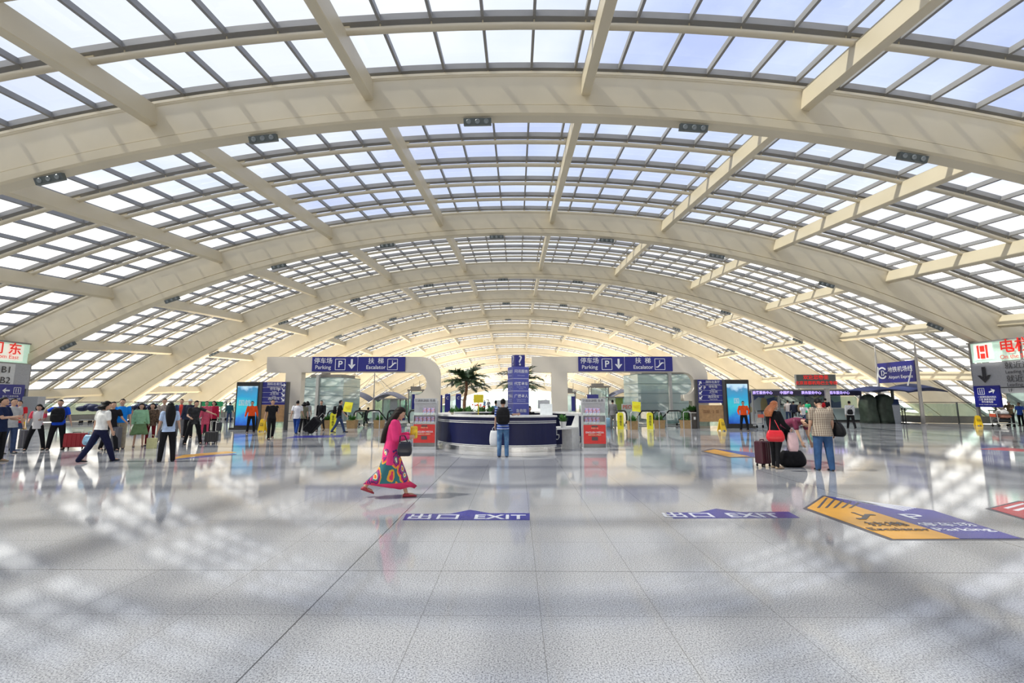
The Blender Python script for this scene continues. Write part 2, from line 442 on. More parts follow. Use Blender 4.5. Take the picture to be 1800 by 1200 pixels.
arc_solid(MB(), DR-.62, DR+.05, 1.12, 1.18, 176, 300.8, 48).build('counter_top', M_WHITE, dk)
arc_solid(MB(), DR-.62, DR+.05, 1.12, 1.18, 328, 536, 50).build('counter_top', M_WHITE, dk)
m = MB()
for z in (.98, .925, .20, .155):
    arc_solid(m, DR, DR+.012, z, z+.022, 178, 300.5, 48); arc_solid(m, DR, DR+.012, z, z+.022, 329, 362, 14)
m.build('stripe', M_WHITE, dk)
arc_solid(MB(), DR-.12, DR-.08, 0, .22, 178, 300.5, 40).build('plinth', M_CHROME, dk)
arc_solid(MB(), DR-.12, DR-.08, 0, .22, 322, 536, 50).build('plinth', M_CHROME, dk)
for a0, a1 in ((176, 214), (331, 372)):
    m = MB().tube([((DR+.16)*cos(a), (DR+.16)*sin(a), .19) for a in ang_arc(a0, a1, 16)], .022, 8)
    for a in ang_arc(a0+3, a1-3, 2): m.tube([((DR+.16)*cos(a), (DR+.16)*sin(a), .19), ((DR-.02)*cos(a), (DR-.02)*sin(a), .19)], .014, 6)
    m.build('foot_rail', M_CHROME, dk, smooth=True)
# the low section for wheelchair users, with its white cheek panels
arc_solid(MB(), DR-.75, DR+.02, .70, .75, 300.8, 322, 10).build('low_counter', M_WHITE, dk)
arc_solid(MB(), DR-.5, DR-.45, .15, .70, 300.8, 318, 10).build('low_panel', M_NAVY, dk)
q = 325
c_, s_ = cos(R(q)), sin(R(q))
ch = MB(); ch.prism([(0, 0), (.62, 0), (.62, 1.16), (.5, 1.16), (.34, .78), (0, .75)], -.035, .035)
o = ch.build('cheek_panel', M_WHITE, dk, ((DR-.65)*c_, (DR-.65)*s_, 0), R(q))
MB().prism([(0, 0), (.46, 0), (.46, .72), (0, .72)], -.2, .2).build('cheek_panel', M_WHITE, dk, ((DR-.5)*cos(R(320)), (DR-.5)*sin(R(320)), 0), R(320))
a = R(309); ic = MB()
ic.rings([[(.10*cos(t)*k+0.0, -.003, .10*sin(t)*k) for k in (.8, 1)] + [(.10*cos(t)*k, .003, .10*sin(t)*k) for k in (1, .8)] for t in [2*pi*j/18*.8+2.6 for j in range(19)]])
ic.box((-.02, 0, .13), (.03, .006, .14)); ic.box((.03, 0, .07), (.12, .006, .03)); ic.ball((-.02, 0, .24), (.03, .006, .03), 8, 6); ic.box((.09, 0, .02), (.03, .006, .1))
ic.build('wheelchair_symbol', M_TXT, dk, ((DR-.43)*cos(a), (DR-.43)*sin(a), .42), a+pi/2)

# the blue question-mark pillar inside the desk
px = A(911, 700, 17.0)
pl = empty('sign_pillar', (px.x, 17.0, 0), R(20)); tag(pl, 'tall square blue information pillar with a question mark on top', 'sign pillar')
M_PILL = mat('pillar_blue', (.085, .10, .42), .35, var=.04)
shf = MB().rbox((0, 0, 1.45), (.62, .62, 2.9), .02).build('shaft', M_PILL, pl)
MB().rbox((0, 0, 3.12), (.40, .40, .44), .02).build('cap_box', M_SIGN, pl)
for rz in (0, -pi/2):
    rt = Matrix.Rotation(rz, 3, 'Z'); rot = (pi/2, 0, rz)
    text('?', .52, rt @ Vector((0, -.205, 3.115)), rot, M_TXT, pl, bold=.02)
    for k, (a_, b_) in enumerate((('问讯服务', 'Information'), ('代客寻车', 'Car Searching\nService'), ('广播寻人', 'Paging Service\nBroadcasting'), ('急救箱', 'First Aid Kit'))):
        z = 2.72-.45*k-(.08 if k == 3 else 0)
        text(a_, .135, rt @ Vector((0, -.315, z)), rot, M_TXT, shf, bold=.01)
        text(b_, .062, rt @ Vector((0, -.315, z-.145)), rot, mat('sign_pale', (.45, .50, .78), .5), shf)
        mb = MB().box((0, 0, 0), (.60, .006, .014)); o = mb.build('divider', M_TXT, shf, rt @ Vector((0, -.312, z-.26)), rz)

# objects on and in the desk
def potted(name, loc, label, pot_col, pr, ph, fr, fh, leafcol, cat='potted plant', n=34, seed=1, square=False, group=None, flowers=None):
    rnd = random.Random(seed); e = empty(name, loc); tag(e, label, cat, group)
    pm = mat('pot_'+name+'%d' % int(pot_col[0]*100), pot_col, .6, var=.12, scale=9)
    if square:
        m = MB(); m.rings([[(x*q, y*q, z) for x, y in ((-pr, -pr), (pr, -pr), (pr, pr), (-pr, pr))] for q, z in ((.86, 0), (1, ph), (1.04, ph), (1.04, ph+.03), (.9, ph+.03), (.88, ph-.03))]); m.build('pot', pm, e)
    else: MB().lathe([(pr*.68, 0), (pr, ph*.9), (pr*1.06, ph*.92), (pr*1.06, ph), (pr*.9, ph), (pr*.85, ph*.9)], seg=16).build('pot', pm, e, smooth=False)
    m = MB()
    for k in range(n):
        a = rnd.uniform(0, 2*pi); el = rnd.uniform(.25, 1.45); L = fh*rnd.uniform(.6, 1.05); wd = fr*.16
        d = Vector((cos(a)*cos(el), sin(a)*cos(el), sin(el))); sd = Vector((-sin(a), cos(a), 0))*wd
        b = Vector((cos(a)*pr*.3, sin(a)*pr*.3, ph*.95))
        d.x *= fr/fh; d.y *= fr/fh
        p1 = b+d*L*.55; p2 = b+d*L-Vector((0, 0, L*.22*cos(el)))
        nn = len(m.v); m.v += [tuple(b-sd*.3), tuple(b+sd*.3), tuple(p1+sd), tuple(p1-sd), tuple(p2)]
        m.face((nn, nn+1, nn+2, nn+3)); m.face((nn+3, nn+2, nn+4))
    m.build('foliage', mat('leaf_green', leafcol, .5, var=.4, scale=30), e)
    if flowers:
        m = MB()
        for k in range(12):
            a = rnd.uniform(0, 2*pi); q = rnd.uniform(.2, .9); m.ball((cos(a)*fr*q, sin(a)*fr*q, ph+fh*rnd.uniform(.5, .95)), .035, 6, 4)
        m.build('flower', mat('flower_'+name, flowers, .5), e)
    return e
LEAF = (.07, .20, .045)
p = A(989, 741, 15.9)
potted('potted_plant', (p.x+.02, 15.95, .75), 'green plant in a white pot on the low end of the information desk', (.75, .75, .73), .12, .2, .26, .34, LEAF, n=46, seed=3)
p = A(795, 724, 16.1); potted('potted_plant', (p.x, 16.1, 1.18), 'little green plant on the left end of the desk counter', (.5, .45, .35), .06, .08, .22, .2, LEAF, n=30, seed=4)
pb = A(835, 720, 20.3)
m = MB(); m.rings([[(x*q, y, z) for x, y in ((-1.0, -.3), (1.0, -.3), (1.0, .3), (-1.0, .3))] for q, z in ((.97, 0), (1, .95), (1.02, .95), (1.02, 1.0), (.97, 1.0), (.96, .9))])
pt = m.build('planter_box', M_WHITE, None, (pb.x, 20.3, 0)); tag(pt, 'long white planter box behind the round desk counter', 'planter')
for k, (dx, fl, lb) in enumerate(((-.75, None, 'leafy green plant at the palm end of the white planter'), (-.3, None, 'green plant beside the palm trunk in the white planter'), (.25, (.85, .08, .05), 'red flowering plant in the white planter box'), (.72, None, 'leafy green plant at the far end of the white planter from the palm'))):
    potted('potted_plant', (pb.x+dx, 20.3, .9), lb, (.35, .2, .12), .16, .14, .42, .48, (.10, .22, .05), n=60, seed=20+k, flowers=fl)
o = MB().box((0, 0, .19), (.42, .03, .34)).tube([(0, 0, -.5), (0, 0, .1)], .02, 6).build('yellow_board', mat('yellow_board', (.9, .72, .02), .5), None, A(841, 716, 19.6)+Vector((0, 0, 0)))
o.location.z = 1.55; tag(o, 'yellow notice board on a post behind the flowers in the desk', 'board')
def palm(loc, H, label, seed, nf=24, L=1.25):
    rnd = random.Random(seed); e = empty('palm_tree', loc); tag(e, label, 'palm tree')
    MB().lathe([(.24, 0), (.3, .4), (.31, .42), (.27, .42)], seg=18).build('pot', mat('palm_pot', (.30, .2, .13), .6), e)
    pts = [(.05*sin(k*.9), .03*cos(k), .35+(H-.35)*k/10) for k in range(11)]
    m = MB()
    for k in range(10): m.tube([pts[k], pts[k+1]], [.105-.004*k, .085-.004*k], 9)
    m.build('trunk', mat('palm_bark', (.22, .11, .06), .85, var=.4, scale=22, bump=.5), e, smooth=False)
    lm = mat('palm_leaf', (.045, .085, .03), .5, var=.35, scale=25)
    for f in range(nf):
        a = 2*pi*f/nf*2.4+rnd.uniform(-.2, .2); el = R(78-(f/nf)*88+rnd.uniform(-5, 5)); l = L*rnd.uniform(.85, 1.1)
        m = MB(); d = Vector((cos(a), sin(a), 0)); sd = Vector((-sin(a), cos(a), 0)); p = Vector(pts[-1]); pp = [p.copy()]; e_ = el
        for k in range(9):
            p = p + (d*cos(e_)+Vector((0, 0, 1))*sin(e_))*l/9; e_ -= R(9.5 if el > .3 else 5); pp.append(p.copy())
        m.tube(pp, [.018-.0016*k for k in range(10)], 5)
        for k in range(1, 10):
            for h in (0, .25, .5, .75):
                if k == 9 and h: continue
                q = pp[k] if k == 9 else pp[k].lerp(pp[k+1], h); t = (pp[min(k+1, 9)]-pp[k-1]).normalized()
                ll = l*.31*sin(pi*min(1, (k+h)/10.5+.18))+.05
                for sg in (-1, 1):
                    dd = (sd*sg*.75+t*.65+Vector((0, 0, rnd.uniform(-.35, .25)))).normalized(); w_ = t*.034
                    n = len(m.v); m.v += [tuple(q-w_*.5), tuple(q+w_*.5), tuple(q+dd*ll*.5+w_), tuple(q+dd*ll), tuple(q+dd*ll*.5-w_)]
                    m.face((n, n+1, n+2, n+3, n+4))
        m.build('frond', lm, e)
    return e
p = A(817, 690, 20.9); palm((p.x, 21.2, 0), 2.55, 'dark green palm tree standing behind the round information desk', 5)
p = A(913, 690, 22.4); palm((p.x, 22.4, 0), 2.5, 'palm tree mostly hidden by the blue question-mark pillar', 8, nf=18, L=1.45)
# monitors and a paper stand
def monitor(loc, rz, label):
    e = empty('computer_monitor', loc, rz); tag(e, label, 'monitor')
    MB().rbox((0, 0, .32), (.52, .05, .36), .02).build('screen', mat('monitor_back', (.62, .64, .64), .4), e)
    MB().box((0, .02, .08), (.07, .04, .2)).rbox((0, 0, .012), (.24, .18, .024), .03).build('stand', M_CHROME, e)
p = A(956, 712, 19.6); monitor((p.x, 19.6, 1.18), 0, 'pale grey monitor back on the rear counter right of the pillar')
p = A(884, 712, 19.9); monitor((p.x, 19.9, 1.18), 0, 'pale grey monitor behind the man in the striped shirt')
p = A(960, 729, 15.8)
o = MB().box((0, 0, .19), (.42, .012, .38), Matrix.Rotation(R(-14), 3, 'X')).box((0, .06, .02), (.42, .14, .02)).build('acrylic_notice_stand', mat('acrylic', (.72, .76, .76), .15), None, (p.x, 15.75, 1.18))
tag(o, 'slanted clear notice stand on the front counter near the low section', 'notice stand')

# ------------------------------------------------------------------ brochure stands either side of the desk
mag0 = None
def brochure_stand(px_, py_, lab, rows, side):
    global mag0
    g = G(px_, py_); e = empty('brochure_stand', (g.x, g.y+.2, 0)); tag(e, lab, 'brochure stand')
    W = .80; gm = mat('stand_grey', (.50, .51, .52), .4)
    m = MB(); m.box((0, .08, .88), (W, .24, 1.56)); m.box((0, .0, .05), (W+.04, .5, .10)); m.box((-W/2+.015, -.1, .6), (.03, .2, 1.1)); m.box((W/2-.015, -.1, .6), (.03, .2, 1.1)); m.build('cabinet', gm, e)
    MB().box((0, -.06, 1.66), (W, .05, .16)).build('header', mat('stand_header', (.56, .57, .58), .4), e)
    text('交通旅游图 免费', .1, (-.02, -.09, 1.66), FRONT, mat('header_text', (.15, .15, .17), .5), e)
    for z in (1.16, .86): 
        MB().box((0, -.1, z), (W-.04, .16, .02)).build('shelf', gm, e); MB().box((0, -.18, z+.05), (W-.04, .01, .09)).build('shelf_lip', M_GLASSC, e)
    po = MB().box((0, -.205, .54), (W-.06, .02, .62)).build('poster_panel', mat('poster_red', (.72, .035, .03), .4), e)
    wt = mat('poster_gold', (.95, .75, .45), .5)
    text('手机扫一扫', .05, (0, -.218, .74), FRONT, wt, po); text('ENGLISH MEDIA', .085, (0, -.218, .60), FRONT, M_TXT, po, bold=.02); text('免费无线上网服务', .055, (0, -.218, .52), FRONT, wt, po)
    MB().box((0, -.218, .80), (.2, .004, .05)).box((0, -.218, .40), (.2, .004, .12)).build('printed_picture', mat('poster_dark', (.12, .08, .08), .5), e)
    for r, (z, xs) in enumerate(((1.17, rows[0]), (.87, rows[1]))):
        for k, x in enumerate(xs):
            if mag0 is None:
                mag0 = MB().box((0, 0, .12), (.115, .02, .24), Matrix.Rotation(R(-8), 3, 'X')).build('magazine', [nodes_mat('magazine_print', .35, lambda t, co: _mag(t, co))], None)
                mg = mag0
            else: mg = mag0.copy(); COL.objects.link(mg)
            mg.location = (g.x+x, g.y+.2-.11, z+.005)
            tag(mg, 'small violet magazine on the %s shelf of the brochure stand %s the desk' % (('upper', 'lower')[r], side), 'magazine', 'magazines on the %s shelf %s the desk' % (('upper', 'lower')[r], side))
def _mag(t, co):
    n = t.nodes.new('ShaderNodeTexNoise'); n.inputs['Scale'].default_value = 14; t.links.new(co, n.inputs['Vector'])
    r = t.nodes.new('ShaderNodeValToRGB'); ramp_set(r, [(.38, (.35, .30, .62)), (.5, (.62, .58, .78)), (.60, (.75, .25, .30)), (.7, (.15, .12, .3))]); t.links.new(n.outputs[0], r.inputs[0]); return r.outputs[0]
brochure_stand(745, 790, 'grey brochure stand with a red poster at the palm-tree side of the desk', ([-.02, .12, .26], [-.29, -.15, -.01, .13, .27]), 'left of')
brochure_stand(1046, 792, 'grey brochure stand with a red poster past the low end of the desk', ([-.24, -.11, .02, .15], [-.26, -.13, 0, .13]), 'right of')
p = A(1042, 700, 17.2)
o = MB().box((0, 0, 1.80), (.42, .04, .18)).tube([(0, 0, 0), (0, 0, 1.75)], .02, 8).lathe([(.16, 0), (.16, .02), (.02, .03)], seg=14).build('blue_notice', M_SIGN, None, (p.x, 17.2, 0)); tag(o, 'plain blue board on a post behind the right brochure stand', 'notice board')

# ------------------------------------------------------------------ the two portal gates
PY = 27.9
def portal(px0, label, n):
    x0 = A(px0, 700, PY).x; k = PY/800/cos(PITCH)*.985
    def X(p): return (p-465)*k
    zt, zb = 4.32, 3.36
    e = empty('portal_gate', (x0, PY, 0)); tag(e, label, 'portal', 'white portal gates')
    T = .55
    MB().box((X(514), T/2, zb/2), (X(528)-X(500), T, zb)).build('pillar', M_PORTAL, e)
    # beam, curved corner and right leg in one plate
    xr = X(774); R0 = 1.2; pts = [(0, zb), (0, zt)]
    outer = [(xr-R0+R0*sin(R(a)), zt-R0+R0*cos(R(a))) for a in range(0, 91, 9)]
    leg_in = X(731)
    bulb_c = (X(731), zb-.70); br = .70
    inner = [(bulb_c[0]+br*sin(R(a)), bulb_c[1]+br*cos(R(a))) for a in range(0, 161, 10)]
    poly = [(0, zb), (0, zt)] + outer + [(xr, 0), (X(745), 0), (X(745), 1.62), (leg_in, 1.62), (leg_in, 2.0)] + [p_ for p_ in inner[::-1]]
    cu = bpy.data.curves.new('arch_plate', 'CURVE'); cu.dimensions = '2D'; cu.fill_mode = 'BOTH'; cu.extrude = T/2
    sp = cu.splines.new('POLY'); sp.points.add(len(poly)-1); sp.use_cyclic_u = True
    for q, (x, z) in zip(sp.points, poly): q.co = (x, z, 0, 1)
    cu.materials.append(M_PORTAL); o = bpy.data.objects.new('arch_plate', cu); COL.objects.link(o); o.parent = e; o.rotation_euler = (pi/2, 0, 0); o.location = (0, T/2, 0)
    # the blue sign on the beam
    sw = X(713)-X(547); sx = (X(713)+X(547))/2
    sg = empty('hanging_sign', (x0+sx, PY-.06, 3.86)); tag(sg, 'wide blue Parking and Escalator sign on the %s portal gate' % n, 'sign', 'Parking and Escalator signs')
    h = .90; xs = X(628)-sx-X(0+465)
    xs = X(628.5)-sx
    p1 = MB().box(((-sw/2+xs)/2, 0, 0), (sw/2+xs-.02, .08, h)).build('sign_panel', M_SIGN, sg)
    p2 = MB().box(((sw/2+xs)/2, 0, 0), (sw/2-xs-.02, .08, h)).build('sign_panel', M_SIGN, sg)
    MB().box((xs, 0, 0), (.04, .07, h)).build('divider', M_TXT, sg)
    u = k; f = -.045
    def LX(p): return X(p)-sx
    text('停车场', .38, (LX(567), f, .18), FRONT, M_TXT, p1, bold=.015); text('Parking', .33, (LX(567), f, -.20), FRONT, M_TXT, p1, bold=.01)
    m = MB(); icon_frame(m, LX(597.5), -.02, .60, .66, .035, f); m.build('icon_frame', M_TXT, p1)
    text('P', .56, (LX(597.5), f, -.02), FRONT, M_TXT, p1, bold=.03)
    m = MB(); arrow_poly(m, LX(618), -.0, .62, .46, -90, f); m.build('arrow', M_TXT, p1)
    text('扶  梯', .38, (LX(661), f, .18), FRONT, M_TXT, p2, bold=.015); text('Escalator', .33, (LX(661), f, -.20), FRONT, M_TXT, p2, bold=.01)
    m = MB(); icon_frame(m, LX(690.5), -.02, .60, .66, .03, f); stairs_icon(m, LX(690.5), -.04, .55, f); m.build('escalator_symbol', M_TXT, p2)
    return e
portal(465, 'pale rounded portal gate behind the palm-tree side of the desk', 'left')
portal(935, 'pale rounded portal gate beside the blue question-mark pillar', 'right')

# ------------------------------------------------------------------ glass lift enclosures
def lift(x, y, w, d, h, label, rz=0, post=.3):
    e = empty('glass_lift', (x, y, 0), rz); tag(e, label, 'lift')
    n = 5
    for nm, c, sz in (('glass_wall', (0, 0, h/2-2.5), (w, .03, h+5)), ('glass_wall', (-w/2, d/2, h/2-2.5), (.03, d, h+5)), ('glass_wall', (w/2, d/2, h/2-2.5), (.03, d, h+5)), ('glass_wall', (0, d, h/2-2.5), (w, .03, h+5))):
        MB().box(c, sz).build(nm, M_GLASS, e)
    m = MB()
    for k in range(n+1):
        z = .02+(h-.04)*k/n; m.box((0, -.02, z), (w, .03, .035)); m.box((-w/2, d/2, z), (.05, d, .035)); m.box((w/2, d/2, z), (.05, d, .035))
    m.build('glazing_bar', mat('lift_bar', (.16, .24, .24), .4), e)
    for c, sz in (((post*w, -.06, h/2-2.4), (.22, .22, h+5.2)), ((0, d, h/2-2.5), (.12, .12, h+5))): MB().box(c, sz).build('post', mat('lift_post', (.52, .51, .47), .4), e)
    m = MB().box((0, d/2, h+.12), (w*.8, d*.8, .24)); m.box((-.2*w, d/2, h+.32), (.5, .4, .25)); m.build('lift_machinery', mat('machinery', (.30, .27, .23), .6), e)
    m = MB().box((0, d*.5, 1.2), (w*.6, d*.6, 2.3)); m.build('lift_car', mat('lift_car', (.45, .52, .52), .35), e)
    return e
p = A(568, 700, 34.2); lift(p.x, 34.2, 3.15, 2.6, 3.35, 'green glass lift enclosure seen through the portal gate on the palm side', R(-8), -.14)
p = A(1172, 700, 34.2); lift(p.x, 34.2, 4.4, 2.8, 3.6, 'green glass lift enclosure behind the directory and portal near the wooden panel', R(8), .06)
# slim glass shafts with little roofs, further back
def shaft(px_, Y, wpx, ytop, label, board=None):
    c = A(px_, ytop, Y); wd = wpx*Y/800; h = c.z; e = empty('glass_booth', (c.x, Y, 0)); tag(e, label, 'glass booth')
    MB().box((0, 0, h/2-.05), (wd, wd*.8, h-.1)).build('glass_box', M_GLASS, e)
    for sx in (-1, 1):
        for sy in (-1, 1): MB().box((sx*wd/2, sy*wd*.4, h/2), (.07, .07, h)).build('corner_post', M_ALU, e)
    m = MB().box((0, 0, h+.02), (wd*1.2, wd, .12)); m.box((-.1, 0, h+.2), (wd*.7, .4, .25)); m.tube([(.2, 0, h), (.2, 0, h+.8)], .02, 5); m.tube([(-.3, 0, h), (-.3, 0, h+.6)], .02, 5); m.build('roof_gear', mat('machinery', (.30, .27, .23), .6), e)
    if board: MB().box((board, -wd*.4-.05, h*.62), (wd*.4, .05, h*.5)).build('blue_board', M_SIGN, e)
shaft(733, 38, 24, 686, 'slim glass booth with a blue strip behind the left brochure stand', -.05)
shaft(1052, 42, 30, 680, 'glass booth with roof gear above the right brochure stand')
shaft(1003, 36, 15, 690, 'narrow glass booth with a blue board beside the right portal pillar', .15)
# blue telephone columns
for k, (px_, lb) in enumerate(((787, 'blue telephone column nearest the left portal leg'), (806, 'blue telephone column just left of the palm trunk'), (773, 'blue round-topped telephone column touching the left portal leg'))):
    Y = 38; c = A(px_, 692 if k < 2 else 694, Y); e = empty('telephone_column', (c.x, Y, 0)); tag(e, lb, 'telephone column')
    MB().rbox((0, 0, c.z/2), (.45, .25, c.z), .1).build('column', M_SIGN, e)
    text('C', .32, (0, -.14, c.z-.35), FRONT, M_TXT, e)
p = A(797, 696, 38); o = MB().rbox((0, 0, 1.0), (.9, .4, 2.0), .05).build('glass_screen', M_GLASS, None, (p.x, 38.2, 0)); tag(o, 'milky green glass screen between the two blue telephone columns', 'glass screen')

# ------------------------------------------------------------------ directories and lit advertising boxes
def directory(px0, px1, py_base, ytop, ysplit, ywood0, ywood1, label, side):
    g0 = G(px0, py_base); Y = g0.y; g1 = A(px1, py_base, Y); W = g1.x-g0.x; h = A(px0, ytop, Y).z; cx = (g0.x+g1.x)/2
    zs = A(px0, ysplit, Y).z; zw0 = A(px0, ywood0, Y).z; zw1 = A(px0, ywood1, Y).z
    e = empty('directory_sign', (cx, Y, 0)); tag(e, label, 'directory sign')
    MB().box((-W/2, .1, h/2), (.14, .22, h)).build('post', mat('dark_frame', (.06, .06, .065), .4), e); MB().box((W/2, .1, h/2), (.14, .22, h)).build('post', MATS['dark_frame'], e)
    bp = MB().box((0, .08, (h+zs)/2), (W-.14, .12, h-zs)).build('blue_panel', M_SIGN, e)
    MB().box((0, .08, (zw0+zw1)/2), (W-.14, .10, zw0-zw1)).build('wood_panel', M_WOOD, e)
    MB().box((0, .08, zw1*.5+.1), (W-.14, .04, zw1-.1)).build('glass_panel', M_GLASSC, e)
    rows = [('国际出发厅', 'International Departures', '①'), ('停车场', 'Parking', 'P'), ('卫生间', 'Toilets', '♿'), ('酒店班车', 'Hotel Shuttle', '')]
    hh = (h-zs)/4.7
    for k, (a_, b_, c_) in enumerate(rows):
        m = MB()
        z = h-hh*(k+.68)
        s_ = 1 if side == 'r' else -1
        text(a_, .17, (.08*s_+.1, -.0, z+.055), FRONT, M_TXT, bp); text(b_, .085, (.08*s_+.1, -.0, z-.085), FRONT, M_TXT, bp)
        arrow_poly(m, -s_*W*.36, z, .26, .24, (0, -45, -45, -45)[k] if side == 'l' else (60, 225, 225, 225)[k], 0)
        if c_ == 'P': text('P', .26, (-s_*W*.20, 0, z), FRONT, M_TXT, bp, bold=.02)
        elif c_ == '①': m.lathe([(.11, -.003), (.11, .003)], (-s_*W*.20, 0, z), 12)
        m.build('arrow', M_TXT, bp)
        MB().box((0, -.0, z-hh*.5), (W-.2, .004, .01)).build('divider', M_TXT, bp)
    if side == 'r': text('国航  2 层', .22, (0, .02, (zw0+zw1)/2+.1), FRONT, mat('wood_letters', (.25, .12, .05), .5), e)
    return Y
directory(454, 500, 756, 671, 711, 711, 741, 'blue directory sign over a wooden panel next to the man in black', 'l')
directory(1228, 1276, 753, 667, 708, 712, 741, 'blue directory sign over a wooden panel marked 2 beside the lit box', 'r')
def ad_fn(t, co):
    sp = t.nodes.new('ShaderNodeSeparateXYZ'); t.links.new(co, sp.inputs[0])
    n = t.nodes.new('ShaderNodeTexNoise'); n.inputs['Scale'].default_value = 1.6; n.inputs['Detail'].default_value = 5; t.links.new(co, n.inputs['Vector'])
    q = math_n(t, 'ADD', math_n(t, 'DIVIDE', sp.outputs[2], 2.6), math_n(t, 'MULTIPLY', math_n(t, 'SUBTRACT', n.outputs[0], .5), .45))
    r = t.nodes.new('ShaderNodeValToRGB'); ramp_set(r, [(.05, (.01, .06, .42)), (.25, (.02, .20, .62)), (.36, (.02, .38, .62)), (.55, (.03, .50, .60)), (.72, (.02, .30, .55)), (.88, (.05, .25, .45)), (.95, (.5, .7, .85))])
    t.links.new(q, r.inputs[0]); return r.outputs[0]
M_AD = nodes_mat('advert_picture', .15, ad_fn)
_b = M_AD.node_tree.nodes['Principled BSDF']; _l = _b.inputs['Base Color'].links[0].from_socket; M_AD.node_tree.links.new(_l, _b.inputs['Emission Color']); _b.inputs['Emission Strength'].default_value = .45
def adbox(px0, px1, py_base, ytop, label, wd):
    g0 = G(px0, py_base); Y = g0.y; g1 = A(px1, py_base, Y); W = g1.x-g0.x; h = A(px0, ytop, Y).z
    e = empty('advert_lightbox', ((g0.x+g1.x)/2, Y, 0)); tag(e, label, 'advertising lightbox')
    fm = mat('black_gloss', (.015, .015, .018), .2)
    MB().box((0, .25, .06), (W+.3, .8, .12)).rbox((0, .25, h/2+.05), (W, .45, h-.1), .04).build('case', fm, e)
    q = MB().box((0, -.0, h*.50), (W*.82, .06, h*.82)).build('screen', M_AD, e, (0, 0, 0))
    text(wd, .36, (-.1, -.04, h*.55), FRONT, M_TXT, q)
adbox(409, 452, 755, 671, 'black lightbox with a blue sea picture beside the left directory', '国航')
adbox(1278, 1322, 752, 667, 'black lightbox with a blue picture beside the service counters', '国')
# ------------------------------------------------------------------ lift towers with lit signs at both sides
def tower(side, x, y0, y1, label):
    # a glass lift tower whose sign band runs along y and faces the hall
    sg = -1 if side == 'left' else 1          # which side of the hall
    e = empty('lift_tower', (x, y1, 0)); tag(e, label, 'lift tower')
    L = y1-y0; D = 4.5; cx = sg*D/2
    MB().box((cx+sg*.9, -L/2, 2.4), (D-2.0, L-.2, 4.8)).build('glass_wall', M_GLASS, e)
    for yy in (0, -L/3, -2*L/3, -L):
        for xx in (0, sg*D): MB().box((xx, yy, 2.85), (.16, .16, 5.7)).build('post', M_ALU, e)
    e.scale = (1, 1, .965)
    MB().box((cx, -L/2, 5.72), (D+.3, L+.3, .1)).build('roof', M_ALU, e)
    MB().box((0, -L/2, 5.0), (.14, L, 1.35)).build('lit_glass_band', mat('lit_band', (.62, .86, .72), .3, emit=.30), e)
    MB().box((-sg*.08, -.9, 5.05), (.06, 1.2, 1.1)).build('lit_panel', mat('lit_white', (.95, .93, .85), .4, emit=.5), e) if side == 'right' else None
    MB().box((-sg*.06, -L/2, 3.4), (.10, L, 1.75)).build('grey_sign_panel', mat('sign_grey', (.38, .39, .42), .45), e)
    if side == 'right':
        MB().box((-.12, -.85, 1.98), (.08, 1.7, 1.45)).build('blue_sign_panel', M_SIGN, e)
        MB().box((-.06, -L/2, 2.38), (.1, L, .4)).build('grey_sign_panel', mat('sign_grey2', (.48, .49, .51), .45), e)
    else:
        MB().box((.12, -1.1, 2.0), (.08, 1.7, 1.6)).build('blue_sign_panel', M_SIGN, e)
        MB().box((.06, -L/2-.6, 2.1), (.1, L-2.8, 1.4)).build('grey_sign_panel', mat('sign_grey2', (.48, .49, .51), .45), e)
    for v in (.3, .75): MB().box((cx+sg*.9, -L*v, 1.1), (1.4, 1.6, 2.2)).build('lift_door', mat('dark_steel', (.10, .10, .10), .3, .6), e)
    rot = (pi/2, 0, -sg*pi/2*-1*-1) if False else (pi/2, 0, (-pi/2 if sg > 0 else pi/2))
    return e, rot, -sg
# right tower: its face looks towards -x, reading runs from far (left in the photo) to near
eT, rt_, fx = tower('right', 31.3, 22.0, 31.5, 'glass lift tower with red lit letters and a grey sign band beside the railing')
def tt(s, size, y, z, m, x=-.19, al='LEFT', b=0.): return text(s, size, (x, y, z), (pi/2, 0, -pi/2), m, eT, al, bold=b)
M_RED = mat('lift_red', (.75, .03, .02), .4, emit=.5)
m = MB()
for yy in (-.62, -1.18): m.box((-.14, yy, 5.05), (.05, .10, .9))
m.box((-.14, -.9, 5.25), (.05, .26, .4)); m.box((-.14, -.9, 4.75), (.05, .26, .35)); m.build('lift_symbol', M_RED, eT)
tt('电梯至出发层', .95, -2.0, 5.2, M_TXTR, b=.03); tt('On the Second Floor', .38, -2.0, 4.55, M_TXTR)
m = MB(); q = []
m2 = MB(); arrow_poly(m2, 0, 0, 1.1, .9, -90); o = m2.build('arrow', M_TXTB, eT, (-.18, -.85, 3.45)); o.rotation_euler = (0, 0, -pi/2)
tt('就近通往C、D', .50, -2.2, 3.95, M_TXTB); tt('Leading to Nearest C, D', .30, -2.2, 3.55, M_TXTB); tt('就近通往H、G', .50, -2.2, 3.08, M_TXTB); tt('Leading to Nearest H, G', .30, -2.2, 2.72, M_TXTB); tt('1F', .32, -2.2, 2.36, M_TXTB)
m2 = MB(); icon_frame(m2, -.35, .35, .42, .42, .03); m2.box((-.42, 0, .35), (.04, .006, .3)); m2.box((-.28, 0, .35), (.04, .006, .3)); arrow_poly(m2, .35, .35, .42, .36, 20); o = m2.build('arrow', M_TXT, eT, (-.17, -.85, 1.98)); o.rotation_euler = (0, 0, -pi/2)
for k, s in enumerate(('一层国际国内到达', '二层 换乘通道及', '停车楼电梯', 'Arrivals, Transfer and Car Park')): tt(s, .15 if k < 3 else .09, -.85, 1.93-.17*k, M_TXT, al='CENTER')
eL, rl_, fx = tower('left', -33.9, 24.0, 31.3, 'glass lift tower with green lit sign and grey B1 B2 panel beside the luggage trolleys')
